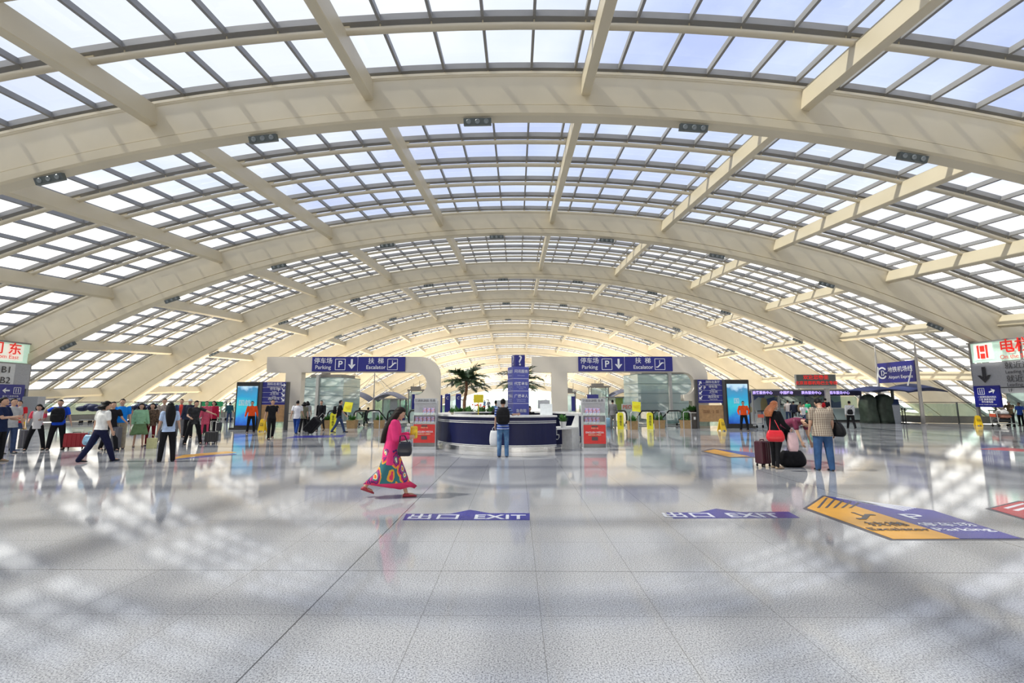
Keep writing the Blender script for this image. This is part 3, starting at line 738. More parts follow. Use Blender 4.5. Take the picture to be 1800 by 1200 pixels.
def tl(s, size, y, z, m, x=.19, al='CENTER', b=0.): return text(s, size, (x, y, z), (pi/2, 0, pi/2), m, eL, al, bold=b)
MB().box((.08, -2.1, 5.0), (.06, 3.0, 1.1)).build('lit_panel', mat('lit_cream', (.85, .92, .80), .4, emit=.35), eL)
tl('门 东', .85, -1.75, 5.2, M_TXTR, b=.03); tl('Room East', .38, -1.75, 4.68, M_TXTR)
MB().box((.12, -1.55, 3.4), (.03, 1.1, 1.6)).build('grey_sign_panel', mat('sign_grey3', (.62, .64, .66), .45), eL)
tl('B1', .62, -1.55, 3.78, M_TXTB); tl('B2', .62, -1.55, 3.05, M_TXTB)
m2 = MB(); icon_frame(m2, .38, .38, .42, .42, .03); m2.box((.31, 0, .38), (.04, .006, .3)); m2.box((.45, 0, .38), (.04, .006, .3)); arrow_poly(m2, -.30, .38, .44, .38, 180); o = m2.build('arrow', M_TXT, eL, (.17, -1.1, 2.0)); o.rotation_euler = (0, 0, pi/2)
for k, s in enumerate(('地下二层停车场', '地下一层地铁机场线', '电梯', 'Parking, Airport Express')): tl(s, .14 if k < 3 else .09, -1.1, 1.98-.18*k, M_TXT)
o = MB().rbox((0, 0, .95), (1.1, .5, 1.9), .05).build('grey_cabinet', mat('cabinet_grey', (.42, .43, .45), .4), None, (A(58, 715, 30).x, 30.0, 0)); tag(o, 'tall grey cabinet behind the child with the red and white shirt', 'cabinet')

# ------------------------------------------------------------------ railings
def railing(pts, label, side, h=1.5, kick=.5):
    e = empty('glass_railing', pts[0]); tag(e, label, 'railing'); o = Vector(pts[0])
    for a, b in zip(pts, pts[1:]):
        a = Vector(a)-o; b = Vector(b)-o; d = b-a; L = d.length; n = max(1, round(L/2.4)); ang = math.atan2(d.y, d.x); rm = Matrix.Rotation(ang, 3, 'Z')
        c = (a+b)/2
        MB().box(c+Vector((0, 0, (h+kick)/2-.03)), (L, .02, h-kick-.1), rm).build('glass_panel', M_GLASSC, e)
        MB().box(c+Vector((0, 0, kick/2)), (L, .05, kick-.06), rm).build('kick_panel', mat('kick_steel', (.36, .35, .32), .3, .5), e)
        MB().box(c+Vector((0, 0, h)), (L, .08, .05), rm).build('top_rail', mat('dark_frame2', (.10, .11, .11), .4), e)
        MB().box(c+Vector((0, 0, kick)), (L, .08, .05), rm).build('mid_rail', MATS['dark_frame2'], e)
        for k in range(n+1):
            MB().box(a+d*k/n+Vector((0, 0, h/2)), (.07, .10, h), rm).build('post', MATS['dark_frame2'], e)
railing([(28.6, 36.6, 0), (29.6, 34.0, 0), (33.6, 32.6, 0)], 'long glass railing with dark rails between the wrapped machines and the lift tower', 'r')
railing([(-36.5, 33, 0), (-30, 43.4, 0), (-18, 43.4, 0)], 'glass railing at the floor edge behind the luggage trolleys', 'l')

# ------------------------------------------------------------------ rail link sign, masts, canopy
M_MAST = mat('mast_grey', (.50, .47, .43), .4, .2)
Xs = 28.2; y_n, y_f = 32.3, 35.9
sg = empty('hanging_sign', (Xs, (y_n+y_f)/2, 0)); tag(sg, 'blue Airport Express sign with a round white emblem between two masts', 'sign')
L = y_f-y_n-.3; zc = 3.72; hh = 1.52
MB().box((0, 0, zc), (.10, L, hh)).build('sign_panel', M_SIGN, sg)
ra = (pi/2, 0, -pi/2)
text('地铁机场线', .44, (-.07, -.40, zc+.18), ra, M_TXT, sg, bold=.01); text('Airport Express', .33, (-.07, -.40, zc-.36), ra, M_TXT, sg, bold=.01)
m = MB(); m.rings([[(r*cos(t), -.004, r*sin(t)) for r in (.34, .46)] + [(r*cos(t), .004, r*sin(t)) for r in (.46, .34)] for t in [R(35+290*k/24) for k in range(25)]])
m.rings([[(.04+r*cos(t)*.8, -.004, r*sin(t)) for r in (.13, .21)] + [(.04+r*cos(t)*.8, .004, r*sin(t)) for r in (.21, .13)] for t in [R(-90+180*k/12) for k in range(13)]]); m.box((-.06, 0, 0), (.08, .008, .42)); m.box((.32, 0, -.02), (.24, .008, .08))
o = m.build('round_emblem', M_TXT, sg, (-.07, 1.22, zc)); o.rotation_euler = (0, 0, -pi/2)
for yy, lb in ((y_n, 'tall slim mast at the near end of the Airport Express sign'), (y_f, 'tall slim mast at the far end of the Airport Express sign')):
    o = MB().tube([(0, 0, 0), (0, 0, 1.0), (0, 0, 4.7), (0, 0, 5.9)], [.13, .12, .085, .03], 10).lathe([(.22, 0), (.22, .03), (.13, .04)], seg=16).build('mast', M_MAST, None, (Xs, yy, 0), smooth=True); tag(o, lb, 'mast')
cn = empty('tent_canopy', (29.6, 34.3, 0)); tag(cn, 'dark blue fabric canopy below the Airport Express sign', 'canopy')
def sail(mb, x0, x1, y0, y1, z0, H, n=14):
    rs = []
    for i in range(n+1):
        u = i/n; x = x0+(x1-x0)*u
        rs.append([(x, y0+(y1-y0)*v/6, z0+H*sin(pi*u)**.8*(.55+.45*sin(pi*v/6)) + .12*sin(pi*v/6)) for v in range(7)])
    mb.rings(rs, caps=False, closed=False); mb.rings([[(p[0], p[1], p[2]-.03) for p in r][::-1] for r in rs], caps=False, closed=False)
M_SAIL = mat('sail_blue', (.035, .05, .16), .6, var=.1)
m = MB(); sail(m, -4.6, -1.7, -1.5, 1.5, 2.25, .32); sail(m, -1.7, .9, -1.7, 1.7, 2.25, .52); m.build('fabric', M_SAIL, cn, smooth=True)
m = MB().tube([(-1.7, 0, 0), (-1.7, 0, 2.4)], .10, 8); m.build('pole', mat('dark_frame2', (.10, .11, .11), .4), cn)
m = MB().tube([(-2.6, .2, 2.5), (-1.35, 1.5, 4.3)], .04, 6).tube([(-1.5, -1.2, 2.7), (-1.35, -1.9, 4.8)], .05, 6); m.build('tie_rod', M_WHITE, cn)
# umbrellas in the middle distance
def tent(px_, Y, span, ztip, hm, label, sides=(-1, 1)):
    c = A(px_, 700, Y); e = empty('tent_canopy', (c.x, Y, 0)); tag(e, label, 'canopy', 'tent canopies in the far hall')
    MB().tube([(0, 0, 0), (0, 0, hm)], [.07, .04], 8).build('pole', M_MAST, e)
    m = MB(); t = MB()
    for s in sides:
        rs = []
        for i in range(15):
            u = i/14; x = s*span*u
            z = ztip+.62*sin(pi*u)+.05*u
            rs.append([(x, -1.3+2.6*v/5, z+.28*sin(pi*v/5)) for v in range(6)])
        if s < 0: rs = rs[::-1]
        m.rings(rs, caps=False, closed=False); m.rings([[(p[0], p[1], p[2]-.03) for p in r][::-1] for r in rs], caps=False, closed=False)
        for yy in (-1.2, 1.2): t.tube([(0, 0, hm-.9), (s*span*.62, yy, ztip+.55)], .02, 5)
    m.build('fabric', mat('sail_grey', (.17, .17, .21), .6, var=.1), e, smooth=True); t.build('stay_cable', M_MAST, e)
tent(657, 41.5, 3.0, 1.5, 4.9, 'grey two-winged tent canopy seen through the portal on the palm side')
tent(1129, 42.2, 3.2, 1.75, 5.5, 'grey two-winged tent canopy seen through the portal left of the glass lift')

# ------------------------------------------------------------------ service counters
def _booth(t, co):
    v = t.nodes.new('ShaderNodeTexVoronoi'); v.inputs['Scale'].default_value = 1.1; t.links.new(co, v.inputs['Vector'])
    r = t.nodes.new('ShaderNodeValToRGB'); r.color_ramp.interpolation = 'CONSTANT'; ramp_set(r, [(0, (.42, .55, .56)), (.35, (.10, .14, .35)), (.55, (.45, .38, .20)), (.75, (.55, .60, .62))])
    s = t.nodes.new('ShaderNodeSeparateColor'); t.links.new(v.outputs['Color'], s.inputs[0]); t.links.new(s.outputs[0], r.inputs[0]); return r.outputs[0]
x0, x1, Yb = A(1322, 740, 36.5).x, A(1512, 740, 36.5).x, 36.5
cb = empty('service_counter', ((x0+x1)/2, Yb, 0)); W = x1-x0; tag(cb, 'row of glazed service counters under a dark header with violet lit words', 'counter')
MB().box((0, .8, 2.45), (W, 2.4, .12)).build('roof', M_ALU, cb)
MB().box((0, -.35, 2.22), (W, .08, .42)).build('header', mat('header_dark', (.035, .03, .075), .3), cb)
MB().box((W*.1, 0, .5), (W*.8-.2, .5, 1.0)).build('counter_front', mat('counter_teal', (.45, .56, .55), .3), cb)
MB().box((W*.1, 0, 1.03), (W*.8, .6, .06)).build('counter_top', M_WHITE, cb)
MB().box((W*.1, -.05, 1.5), (W*.8-.3, .03, .9)).build('glass_screen', M_GLASSC, cb)
MB().box((0, 2.0, 1.2), (W, .1, 2.4)).build('back_wall', nodes_mat('booth_back', .5, lambda t, co: _booth(t, co)), cb)
MB().box((W*.1, -.27, .06), (W*.8-.2, .04, .12)).build('kickboard', M_BLACK, cb)
for u in (-.5, -.26, .165, .5): MB().box((W*u, -.3, 1.22), (.12, .12, 2.45)).build('post', M_ALU, cb)
M_VIO = mat('violet_led', (.50, .38, .95), .5, emit=1.4)
for u, s in ((-.46+.05, '旅客服务中心'), (-.19, '中国移动'), (.04, '票务服务中心'), (.30, '租车服务中心')): text(s, .26, (W*u, -.40, 2.22), FRONT, M_VIO, cb, bold=.02)
# red scrolling board
gp = A(1452, 683, 35.0); bx0, bx1 = A(1400, 670, 35).x, A(1466, 670, 35).x; zt_, zb_ = A(1400, 658, 35).z, A(1400, 683, 35).z
lb = empty('scrolling_display', ((bx0+bx1)/2, 35.0, 0), R(-6)); tag(lb, 'grey scrolling display with red lit words on a post above the counters', 'display board'); zc = (zt_+zb_)/2
MB().box((0, 0, zc), (bx1-bx0, .22, zt_-zb_)).build('case', mat('display_case', (.40, .40, .37), .4), lb)
MB().box((0, -.115, zc+.1), (bx1-bx0-.1, .02, (zt_-zb_)*.75)).build('screen', mat('display_dark', (.10, .11, .10), .3), lb)
MB().box((.8, .05, zb_/2), (.3, .2, zb_)).build('post', M_MAST, lb)
text('欢迎您乘坐', .36, (0, -.13, zc+.3), FRONT, M_TXTR, lb, bold=.03); text('北京首都机场巴士专线', .30, (0, -.13, zc-.12), FRONT, M_TXTR, lb, bold=.03)
# wrapped machines, kiosk, stanchions, red sign
M_COVER = mat('green_tarpaulin', (.035, .05, .035), .55, var=.35, scale=3, bump=.4)
for k, (pa, pb_, lb_) in enumerate(((1523, 1544, 'dark green shrouded machine nearest the red sign'), (1546, 1575, 'wide dark green shrouded machine next to the grey kiosk'))):
    Y = 33.6; a_, b_ = A(pa, 700, Y).x, A(pb_, 700, Y).x; W = b_-a_; rnd = random.Random(k); rs = []
    for j in range(9):
        z = 2.05*j/8; sc_ = (1.06, 1.03, 1.0, .98, .97, .97, .95, .88, .55)[j]; ring = []
        for i in range(20):
            t = 2*pi*i/20; ex = .45; cx = abs(cos(t))**ex*(1 if cos(t) > 0 else -1); sy = abs(sin(t))**ex*(1 if sin(t) > 0 else -1)
            f = sc_*(1+.03*sin(i*2.7+j*.7)); ring.append((W/2*cx*f+.05*sin(j+k), .5*sy*f, min(z, 2.05)+(.06*sin(i*.6) if j > 5 else 0)))
        rs.append(ring)
    o = MB().rings(rs).build('covered_machine', M_COVER, None, ((a_+b_)/2, Y+.5, 0), smooth=True); tag(o, lb_, 'covered machine')
p = G(1580, 744); e = empty('ticket_kiosk', (p.x, p.y+.3, 0), R(-25)); tag(e, 'slim grey kiosk with a slanted dark screen beside the shrouded machines', 'kiosk')
MB().prism([(-.3, 0), (.3, 0), (.3, 1.35), (-.3, 1.35)], -.2, .2).build('body', mat('kiosk_grey', (.35, .38, .42), .35), e)
o = MB().box((0, 0, 0), (.6, .1, .5)).build('screen', mat('kiosk_dark', (.03, .05, .12), .2), e, (0, -.05, 1.5)); o.rotation_euler = (R(-30), 0, 0)
st0 = None
for px_, py_, lb_ in ((1593, 745, 'black stanchion post right of the grey kiosk'), (1588, 744, 'black stanchion post touching the grey kiosk')):
    g = G(px_, py_); o = MB().lathe([(.18, 0), (.18, .03), (.03, .05), (.03, .95), (.05, .96), (.05, 1.1), (.02, 1.1)], seg=14).build('stanchion', M_BLACK, None, g); tag(o, lb_, 'stanchion')
g = G(1516, 741); e = empty('floor_sign', (g.x, 34.6, 0)); tag(e, 'small red sign board standing beside the shrouded machines', 'sign')
MB().box((0, 0, .66), (.62, .05, .62)).tube([(0, .03, 0), (0, .03, .5)], .03, 6).box((0, 0, .03), (.5, .35, .05)).build('board', mat('board_red', (.62, .05, .04), .4), e)
text('禁止吸烟', .12, (0, -.03, .66), FRONT, M_TXT, e)

# ------------------------------------------------------------------ escalators and what stands before them
M_BALUS = glassmat('balustrade_glass', (.70, .88, .82), .08, haze=.12)
def escalator(pxa, Y0, label, w=1.25, flip=0):
    x = A(pxa, 740, Y0).x; e = empty('escalator', (x, Y0, 0)); tag(e, label, 'escalator', 'escalators going down beyond the portals')
    for sx in (-w/2, w/2):
        m = MB().prism([(0, .15), (4.4, -.75), (4.4, .15), (2.4, .85), (.4, .92), (.05, .8), (-.1, .5)], sx-.012, sx+.012, fn=lambda a, b, c: (b, a, c)); m.build('glass_balustrade', M_BALUS, e)
        pts = [(sx, .1, .12), (sx, -.16, .35), (sx, -.2, .6), (sx, -.1, .82), (sx, .15, .95), (sx, .6, .98), (sx, 2.4, .93), (sx, 4.4, .20)]
        MB().tube(pts, .05, 7).build('handrail', M_RUB, e, smooth=True)
        MB().box((sx, .3, .09), (.2, 1.0, .18)).prism([(.5, 0), (.5, .2), (4.4, -.85), (4.4, -1.1)], sx-.1, sx+.1, fn=lambda a, b, c: (b, a, c)).build('skirt', M_CHROME, e)
    m = MB().box((0, .9, .01), (w-.1, 2.2, .03))
    for k in range(6): m.box((0, 2.2+.4*k, -.02-.16*k), (w-.15, .4, .14))
    m.build('steps', mat('step_metal', (.22, .22, .22), .4, .6), e)
escalator(600, 29.6, 'escalator left of the mast, nearest the left glass lift', 1.7)
escalator(664, 29.8, 'escalator with a man in black going down behind the pink-jacket woman', 1.35)
escalator(706, 29.8, 'escalator next to the left brochure stand', 1.0)
escalator(1124, 29.6, 'escalator between the two yellow bollard signs', 1.7)
escalator(1180, 29.6, 'escalator in front of the right glass lift', 1.35)
# fence of glass between the escalators
def fence(xa, xb, Y, label, h=1.5):
    e = empty('glass_fence', ((xa+xb)/2, Y, 0)); tag(e, label, 'fence'); W = xb-xa; n = max(2, round(W/.9))
    MB().box((0, 0, h/2), (W, .02, h-.1)).build('glass_panel', M_BALUS, e)
    for k in range(n+1): MB().box((-W/2+W*k/n, 0, h/2), (.06, .08, h)).build('post', M_ALU, e)
fence(A(1128, 740, 33).x, A(1202, 740, 33).x, 36.0, 'green glass fence with grey posts behind the right escalators', 1.9)
fence(A(620, 740, 33).x, A(745, 740, 33).x, 38.0, 'green glass fence with grey posts behind the left escalators', 1.7)
for xa, xb, lb in ((HL[0], HL[1], 'left'), (HR[0], HR[1], 'right')):
    fence(xa, xb, HY1-.2, 'glass fence at the far edge of the %s escalator well' % lb, 1.2)
# yellow upright bollard signs
def bollard(px_, py_, label):
    g = G(px_, py_); e = empty('bollard_sign', g); tag(e, label, 'bollard sign')
    MB().prism([(-.17, 0), (.17, 0), (.17, .86), (.10, .95), (-.10, .95), (-.17, .86)], -.05, .05).build('board', M_YELSIGN, e)
    text('请\n勿\n推\n车', .15, (0, -.055, .48), FRONT, M_TXTB, e)
bollard(585, 754.5, 'yellow upright no-trolley sign behind the walking man with a backpack')
bollard(1091, 754, 'yellow upright no-trolley sign nearest the right brochure stand')
bollard(1143, 754, 'yellow upright no-trolley sign between the two right escalators')
def noticeboard(px_, py_, zc, label):
    g = G(px_, py_); e = empty('yellow_notice', g); tag(e, label, 'notice board')
    MB().lathe([(.16, 0), (.16, .02), (.02, .03), (.02, zc-.1)], seg=12).build('pole', M_CHROME, e)
    o = MB().box((0, 0, 0), (.50, .03, .60)).build('board', M_YELSIGN, e, (0, 0, zc)); o.rotation_euler = (R(-15), R(6), 0)
    text('小心扶梯\n请扶好', .1, (0, -.05, zc), (R(75), 0, 0), mat('amber_letter', (.75, .55, .02), .5), e)
noticeboard(610, 752, 1.25, 'tilted yellow notice on a pole right of the man with a backpack')
noticeboard(1120, 753, 1.28, 'tilted yellow notice on a pole between the yellow bollard signs')
p = G(1102, 747); e = empty('red_letter_sign', (p.x, 30.8, 0)); tag(e, 'pale board with red letters behind the left yellow bollard sign', 'sign')
MB().box((0, 0, 1.2), (.75, .03, .42)).tube([(-.3, 0, 0), (-.3, 0, 1.0)], .02, 6).tube([(.3, 0, 0), (.3, 0, 1.0)], .02, 6).build('board', mat('board_pale', (.55, .60, .58), .4), e); text('PEO', .34, (0, -.02, 1.2), FRONT, mat('dull_red', (.62, .12, .08), .5), e, bold=.03)
# square wooden planters
PW = (.42, .27, .12)
for k, (px_, py_, lb_) in enumerate(((571, 753, 'wooden planter behind the man in the black jacket'), (616, 753, 'wooden planter right of the tilted yellow notice on the left'), (664, 753, 'wooden planter right of the left tent mast'), (1114, 755, 'wooden planter beside the pole of the right tilted notice'), (1162, 753, 'wooden planter in front of the right glass lift'), (1208, 753, 'wooden planter with tall leaves beside the dark bin'))):
    g = G(px_, py_); potted('wooden_planter', (g.x, g.y+.25, 0), lb_, PW, .27, .46, .38, .45 if k < 5 else .9, LEAF, cat='planter', n=60, seed=40+k, square=True, group='square wooden planters by the escalators')
g = G(1221, 753); e = empty('litter_bin', (g.x, g.y+.3, 0)); tag(e, 'dark square bin with plants on top beside the wooden panel', 'bin')
MB().rbox((0, 0, .45), (.5, .5, .9), .03).build('body', mat('bin_brown', (.06, .05, .045), .4), e); MB().box((.05, -.26, .6), (.12, .01, .16)).build('notice', M_WHITE, e); MB().box((0, 0, .92), (.54, .54, .04)).build('rim', M_CHROME, e)
potted('potted_plant', (g.x, g.y+.3, .94), 'bushy green plant on top of the dark square bin', (.1, .08, .06), .2, .1, .55, .42, LEAF, n=70, seed=61)
g = A(727, 741, 24.5); potted('potted_plant', (g.x+.35, 24.5, .0), 'green plant in a tall white pot left of the left brochure stand', (.7, .7, .68), .25, .75, .34, .45, LEAF, n=50, seed=62)
# chrome barriers
for px_, lb_ in ((1116, 'chrome hoop barrier in front of the notice on the right'), (1166, 'chrome hoop barrier in front of the right planter'), (1209, 'chrome hoop barrier left of the dark bin'), (660, 'chrome hoop barrier by the left tent mast')):
    g = G(px_, 756); w_ = .42
    o = MB().tube([(-w_/2, 0, 0), (-w_/2, 0, .95), (-w_/2+.06, 0, 1.02), (w_/2-.06, 0, 1.02), (w_/2, 0, .95), (w_/2, 0, 0)], .022, 7).build('hoop_barrier', M_CHROME, None, g, smooth=True); tag(o, lb_, 'barrier')
g = G(603//1, 753)
for k, (px_, lb_) in enumerate(((508, 'short metal queue rail beside the left portal pillar'),)):
    g = G(px_, 754); o = MB().tube([(-.3, 0, 0), (-.3, 0, .9), (.5, 0, .9), (.5, 0, 0)], .03, 7).tube([(-.3, 0, .45), (.5, 0, .45)], .02, 6).build('hoop_barrier', M_ALU, None, g, smooth=True); tag(o, lb_, 'barrier')
potted('potted_plant', (G(510, 752).x, 29.6, .0), 'dark leafy plant behind the short queue rail by the left portal pillar', (.12, .12, .12), .25, .8, .35, .4, LEAF, n=50, seed=63)
# booths in the middle distance
def booth(pa, pb_, Y, ytop, label, panel):
    a_, b_ = A(pa, 700, Y).x, A(pb_, 700, Y).x; h = A(pa, ytop, Y).z; W = b_-a_; e = empty('glass_booth', ((a_+b_)/2, Y, 0)); tag(e, label, 'glass booth')
    MB().box((0, .9, h), (W+.5, 2.2, .10)).build('roof', M_ALU, e); MB().box((0, .9, h/2), (W, 1.7, h-.1)).build('glass_box', M_GLASS, e)
    for u in (-.5, 0, .5): MB().box((W*u, .04, h/2), (.07, .07, h)).build('post', M_ALU, e)
    MB().box((W*.12, .0, h*.5), (W*.4, .05, h*.95)).build('solid_panel', mat('booth_'+panel[0], panel[1], .4), e)
booth(673, 704, 37.2, 701, 'small glass booth with a grey door under the left canopy', ('grey', (.42, .45, .45)))
booth(1069, 1100, 37.2, 698, 'small glass booth under the right tent canopy', ('green', (.35, .50, .10)))

# ------------------------------------------------------------------ yellow wet floor signs
def wet(px_, py_, label, rz=0):
    g = G(px_, py_); e = empty('wet_floor_sign', g, rz); tag(e, label, 'wet floor sign', 'yellow wet floor signs')
    for s in (-1, 1):
        o = MB().prism([(-.18, 0), (-.12, 0), (-.09, .06), (.09, .06), (.12, 0), (.18, 0), (.13, .62), (.05, .68), (-.05, .68), (-.13, .62)], -.012, .012).build('board', M_YEL, e, (0, s*.15, 0)); o.rotation_euler = (R(12.5*-s*-1), 0, 0)
    text('小心\n地滑', .1, (0, -.12, .38), (R(78), 0, 0), M_TXTB, e)
wet(461, 758, 'yellow wet floor sign between the directory and the man in black')
wet(1269, 757, 'yellow wet floor sign in front of the wooden panel', .3)
wet(1720, 748, 'yellow wet floor sign at the foot of the right lift tower', -.4)
wet(36, 757, 'yellow wet floor sign behind the child by the left lift tower', .4)

# ------------------------------------------------------------------ luggage trolleys
tr0 = None
def trolley(loc, rz, label, group=None, load=False):
    global tr0
    if tr0 is None:
        e = empty('luggage_trolley', loc, rz)
        MB().box((0, 0, .22), (.55, .9, .04)).tube([(-.28, -.45, .22), (-.28, .45, .22)], .025, 6).tube([(.28, -.45, .22), (.28, .45, .22)], .025, 6).box((0, .4, .45), (.5, .03, .3)).build('platform', mat('trolley_metal', (.48, .48, .47), .35, .5), e)
        MB().tube([(-.27, .45, .2), (-.27, .5, 1.0), (.27, .5, 1.0), (.27, .45, .2)], .025, 6).build('frame', MATS['trolley_metal'], e)
        MB().box((0, .4, .85), (.5, .2, .02)).box((0, .3, .92), (.5, .02, .15)).build('basket', M_ALU, e)
        MB().tube([(-.27, .55, 1.02), (.27, .55, 1.02)], .03, 7).build('handle', M_RUB, e)
        MB().box((0, .53, .72), (.46, .02, .2)).build('advert_plate', mat('plate_red', (.7, .12, .06), .4), e)
        for x, y in ((-.24, -.38), (.24, -.38), (-.24, .42), (.24, .42)): MB().ball((x, y, .08), (.03, .08, .08), 8, 6).box((x, y, .16), (.03, .03, .1)).build('wheel', M_RUB, e)
        tr0 = e
    else: e = copy_tree(tr0, loc, rz)
    tag(e, label, 'luggage trolley', group); return e
g = G(1332, 752); trolley((g.x, g.y+.4, 0), R(200), 'luggage trolley with red plates beside the right lightbox')
for k in range(9): trolley((-31.5+.34*k, 33.6+.35*k, 0), R(-60), 'nested luggage trolley in the row behind the two women by the left lift tower', 'nested trolleys at the left')
for k in range(6): trolley((-25.6+.34*k, 37.2+.25*k, 0), R(-60), 'nested luggage trolley in the row left of the left lightbox', 'nested trolleys by the left lightbox')
for k, (px_, Y, lb_) in enumerate(((135, 33.5, 'dark blue pile of strapped bags on the trolley row at the left'), (228, 36.0, 'dark blue bundle on trolleys behind the lady in green'))):
    p = A(px_, 730, Y-1.2); m = MB()
    for j in range(5): m.ball((-.8+.40*j, .1*(j % 2), .92+.07*((j*2) % 3)), (.36-.04*(j % 2), .4, .20+.04*(j % 3)), 10, 6)
    o = m.build('bag_bundle', mat('dark_blue_bag', (.02, .03, .09), .6), None, (p.x, Y, .12), smooth=True); tag(o, lb_, 'bags')
p = A(364, 720, 37); o = MB().box((0, 0, 1.35), (1.7, .1, .36)).tube([(-.7, 0, 0), (-.7, 0, 1.2)], .03, 6).tube([(.7, 0, 0), (.7, 0, 1.2)], .03, 6).build('green_sign', mat('green_board', (.02, .33, .12), .4), None, (p.x, 37.6, 0)); tag(o, 'green board on two posts behind the women in pink', 'sign board')

# ------------------------------------------------------------------ floor markings
M_FBLUE = mat('floor_blue', (.035, .035, .26), .25, var=.08, scale=3); M_FYEL = mat('floor_yellow', (.68, .33, .03), .25, var=.08, scale=3); M_FRED = mat('floor_red', (.45, .04, .05), .25); M_FW = mat('floor_white', (.68, .69, .74), .3); M_FK = mat('floor_black', (.05, .05, .07), .3)
def flat(e, name, m_, pts, z):
    # pts are floor points (x, y)
    mb = MB(); n = len(pts); mb.v = [(x, y, 0) for x, y in pts]+[(x, y, z) for x, y in pts]
    ar = sum(pts[i][0]*pts[(i+1) % n][1]-pts[(i+1) % n][0]*pts[i][1] for i in range(n))
    idx = list(range(n)) if ar > 0 else list(range(n))[::-1]
    mb.face([n+i for i in idx]); mb.face(idx[::-1])
    for k in range(n): a, b = idx[k], idx[(k+1) % n]; mb.face((a, b, n+b, n+a))
    return mb.build(name, m_, e)
def fp(px_, py_, o): g = G(px_, py_)-o; return (g.x, g.y)
def exit_mark(a, label):
    # a: six pixel corners left-top, left-bottom, right-bottom, right-top, and arrow peak
    o = G(*a[1]); e = empty('floor_marking', o); tag(e, label, 'floor marking', 'EXIT floor markings')
    lt, lb_, rb, rt2, pk, pl_, pr = [fp(*q, o) for q in a]
    flat(e, 'blue_band', M_FBLUE, [lb_, rb, rt2, pr, pk, pl_, lt], .004)
    return e, o
e, o = exit_mark([(714, 903), (708, 914), (931, 914), (931, 902), (826, 896), (792, 903), (861, 902)], 'blue floor marking reading EXIT nearest the woman in pink')
W = G(931, 914).x-G(708, 914).x; d_ = G(820, 902).y-G(820, 914).y
text('出口', .30, (W*.23, d_*.42, .006), (0, 0, 0), M_FW, e, bold=.02, sx=1.35); text('EXIT', .34, (W*.76, d_*.42, .006), (0, 0, 0), M_FW, e, bold=.03, sx=1.1)
e, o = exit_mark([(1171, 901), (1184, 911), (1406, 910), (1386, 899.5), (1259, 894), (1228, 900.5), (1301, 900)], 'blue floor marking reading EXIT beside the yellow escalator marking')
W = G(1406, 910).x-G(1184, 911).x
text('出口', .30, (W*.20-.1, d_*.42, .006), (0, 0, 0), M_FW, e, bold=.02, sx=1.35); text('EXIT', .34, (W*.72-.1, d_*.42, .006), (0, 0, 0), M_FW, e, bold=.03, sx=1.1)
# the big two-colour marking
o = G(1568, 948); e = empty('floor_marking', o); tag(e, 'large yellow and blue floor marking for escalator and parking on the right', 'floor marking')
F = lambda x, y: fp(x, y, o)
flat(e, 'dark_border', M_FK, [F(1411, 894), F(1446, 870.5), F(1452, 871), F(1800+10, 948), F(1800, 949.5), F(1565, 949.5)], .002)
flat(e, 'yellow_field', M_FYEL, [F(1419, 893), F(1449, 872.5), F(1496, 887), F(1687, 946.8), F(1571, 947.5)], .005)
flat(e, 'blue_field', M_FBLUE, [F(1455, 872.5), F(1640, 897), F(1795, 946.5), F(1687, 946.8), F(1496, 887)], .005)
for k in range(5):
    x = 1452+14*k; flat(e, 'stripe', M_FK, [F(x, 875+2.2*k), F(x+3.5, 875.5+2.2*k), F(x-11, 893), F(x-16, 893)], .007)
for k in range(6):
    flat(e, 'stripe', M_FW, [F(1470+11*k, 874.4+2.0*k), F(1470+11*k, 875.4+2.0*k), F(1610-4*k, 893.5+1.0*k), F(1610-4*k, 892.7+1.0*k)], .007)
ar = -.62
def ft(s, size, px_, py_, m_, sx): q = F(px_, py_); return text(s, size, (q[0], q[1], .008), (0, 0, 0), m_, e, sx=sx, bold=.01)
ft('扶梯', .22, 1560, 922, M_FK, 1.25); ft('Escalator', .18, 1580, 931, M_FK, 1.2); ft('P', .42, 1608, 909, M_FW, 1.5); ft('停车场', .20, 1665, 923, M_FW, 1.25); ft('Parking', .20, 1692, 931.5, M_FW, 1.25)
mb = MB(); stairs_icon(mb, 0, 0, .5); oo = mb.build('escalator_symbol', M_FK, e, (*F(1520, 908), .008)); oo.rotation_euler = (-pi/2, 0, 0)
# smaller ones
def mark(label, polys, ref):
    o = G(*ref); e = empty('floor_marking', o); tag(e, label, 'floor marking')
    for i, (nm, m_, pts, z) in enumerate(polys): flat(e, nm, m_, [fp(x, y, o) for x, y in pts], z)
    return e
mark('small yellow and blue floor arrow in front of the redhead woman', [('dark_border', M_FK, [(1231, 793), (1252, 788), (1330, 796), (1330, 804.5), (1280, 804.5)], .002), ('yellow_field', M_FYEL, [(1237, 793), (1256, 789.5), (1318, 802), (1283, 803)], .005), ('blue_field', M_FBLUE, [(1262, 789.7), (1328, 796), (1328, 803), (1320, 802.5)], .005)], (1280, 804))
mark('red floor arrow at the right edge of the polished floor', [('dark_border', M_FK, [(1732, 894), (1790, 880), (1830, 883), (1840, 925)], .002), ('red_field', M_FRED, [(1742, 894), (1792, 881.5), (1828, 884.5), (1836, 922)], .005), ('stripe', M_FW, [(1764, 893), (1798, 884.5), (1802, 886), (1772, 894.5)], .007), ('stripe', M_FW, [(1780, 897), (1812, 889), (1816, 891), (1790, 898.5)], .007)], (1780, 894))
mark('yellow floor arrow behind the woman with long black hair', [('yellow_field', M_FYEL, [(300, 807), (322, 799.5), (400, 793), (416, 795), (362, 799.8)], .005), ('blue_field', M_FBLUE, [(304, 808), (362, 800.8), (410, 797), (417, 799), (380, 801.5)], .004)], (350, 802))
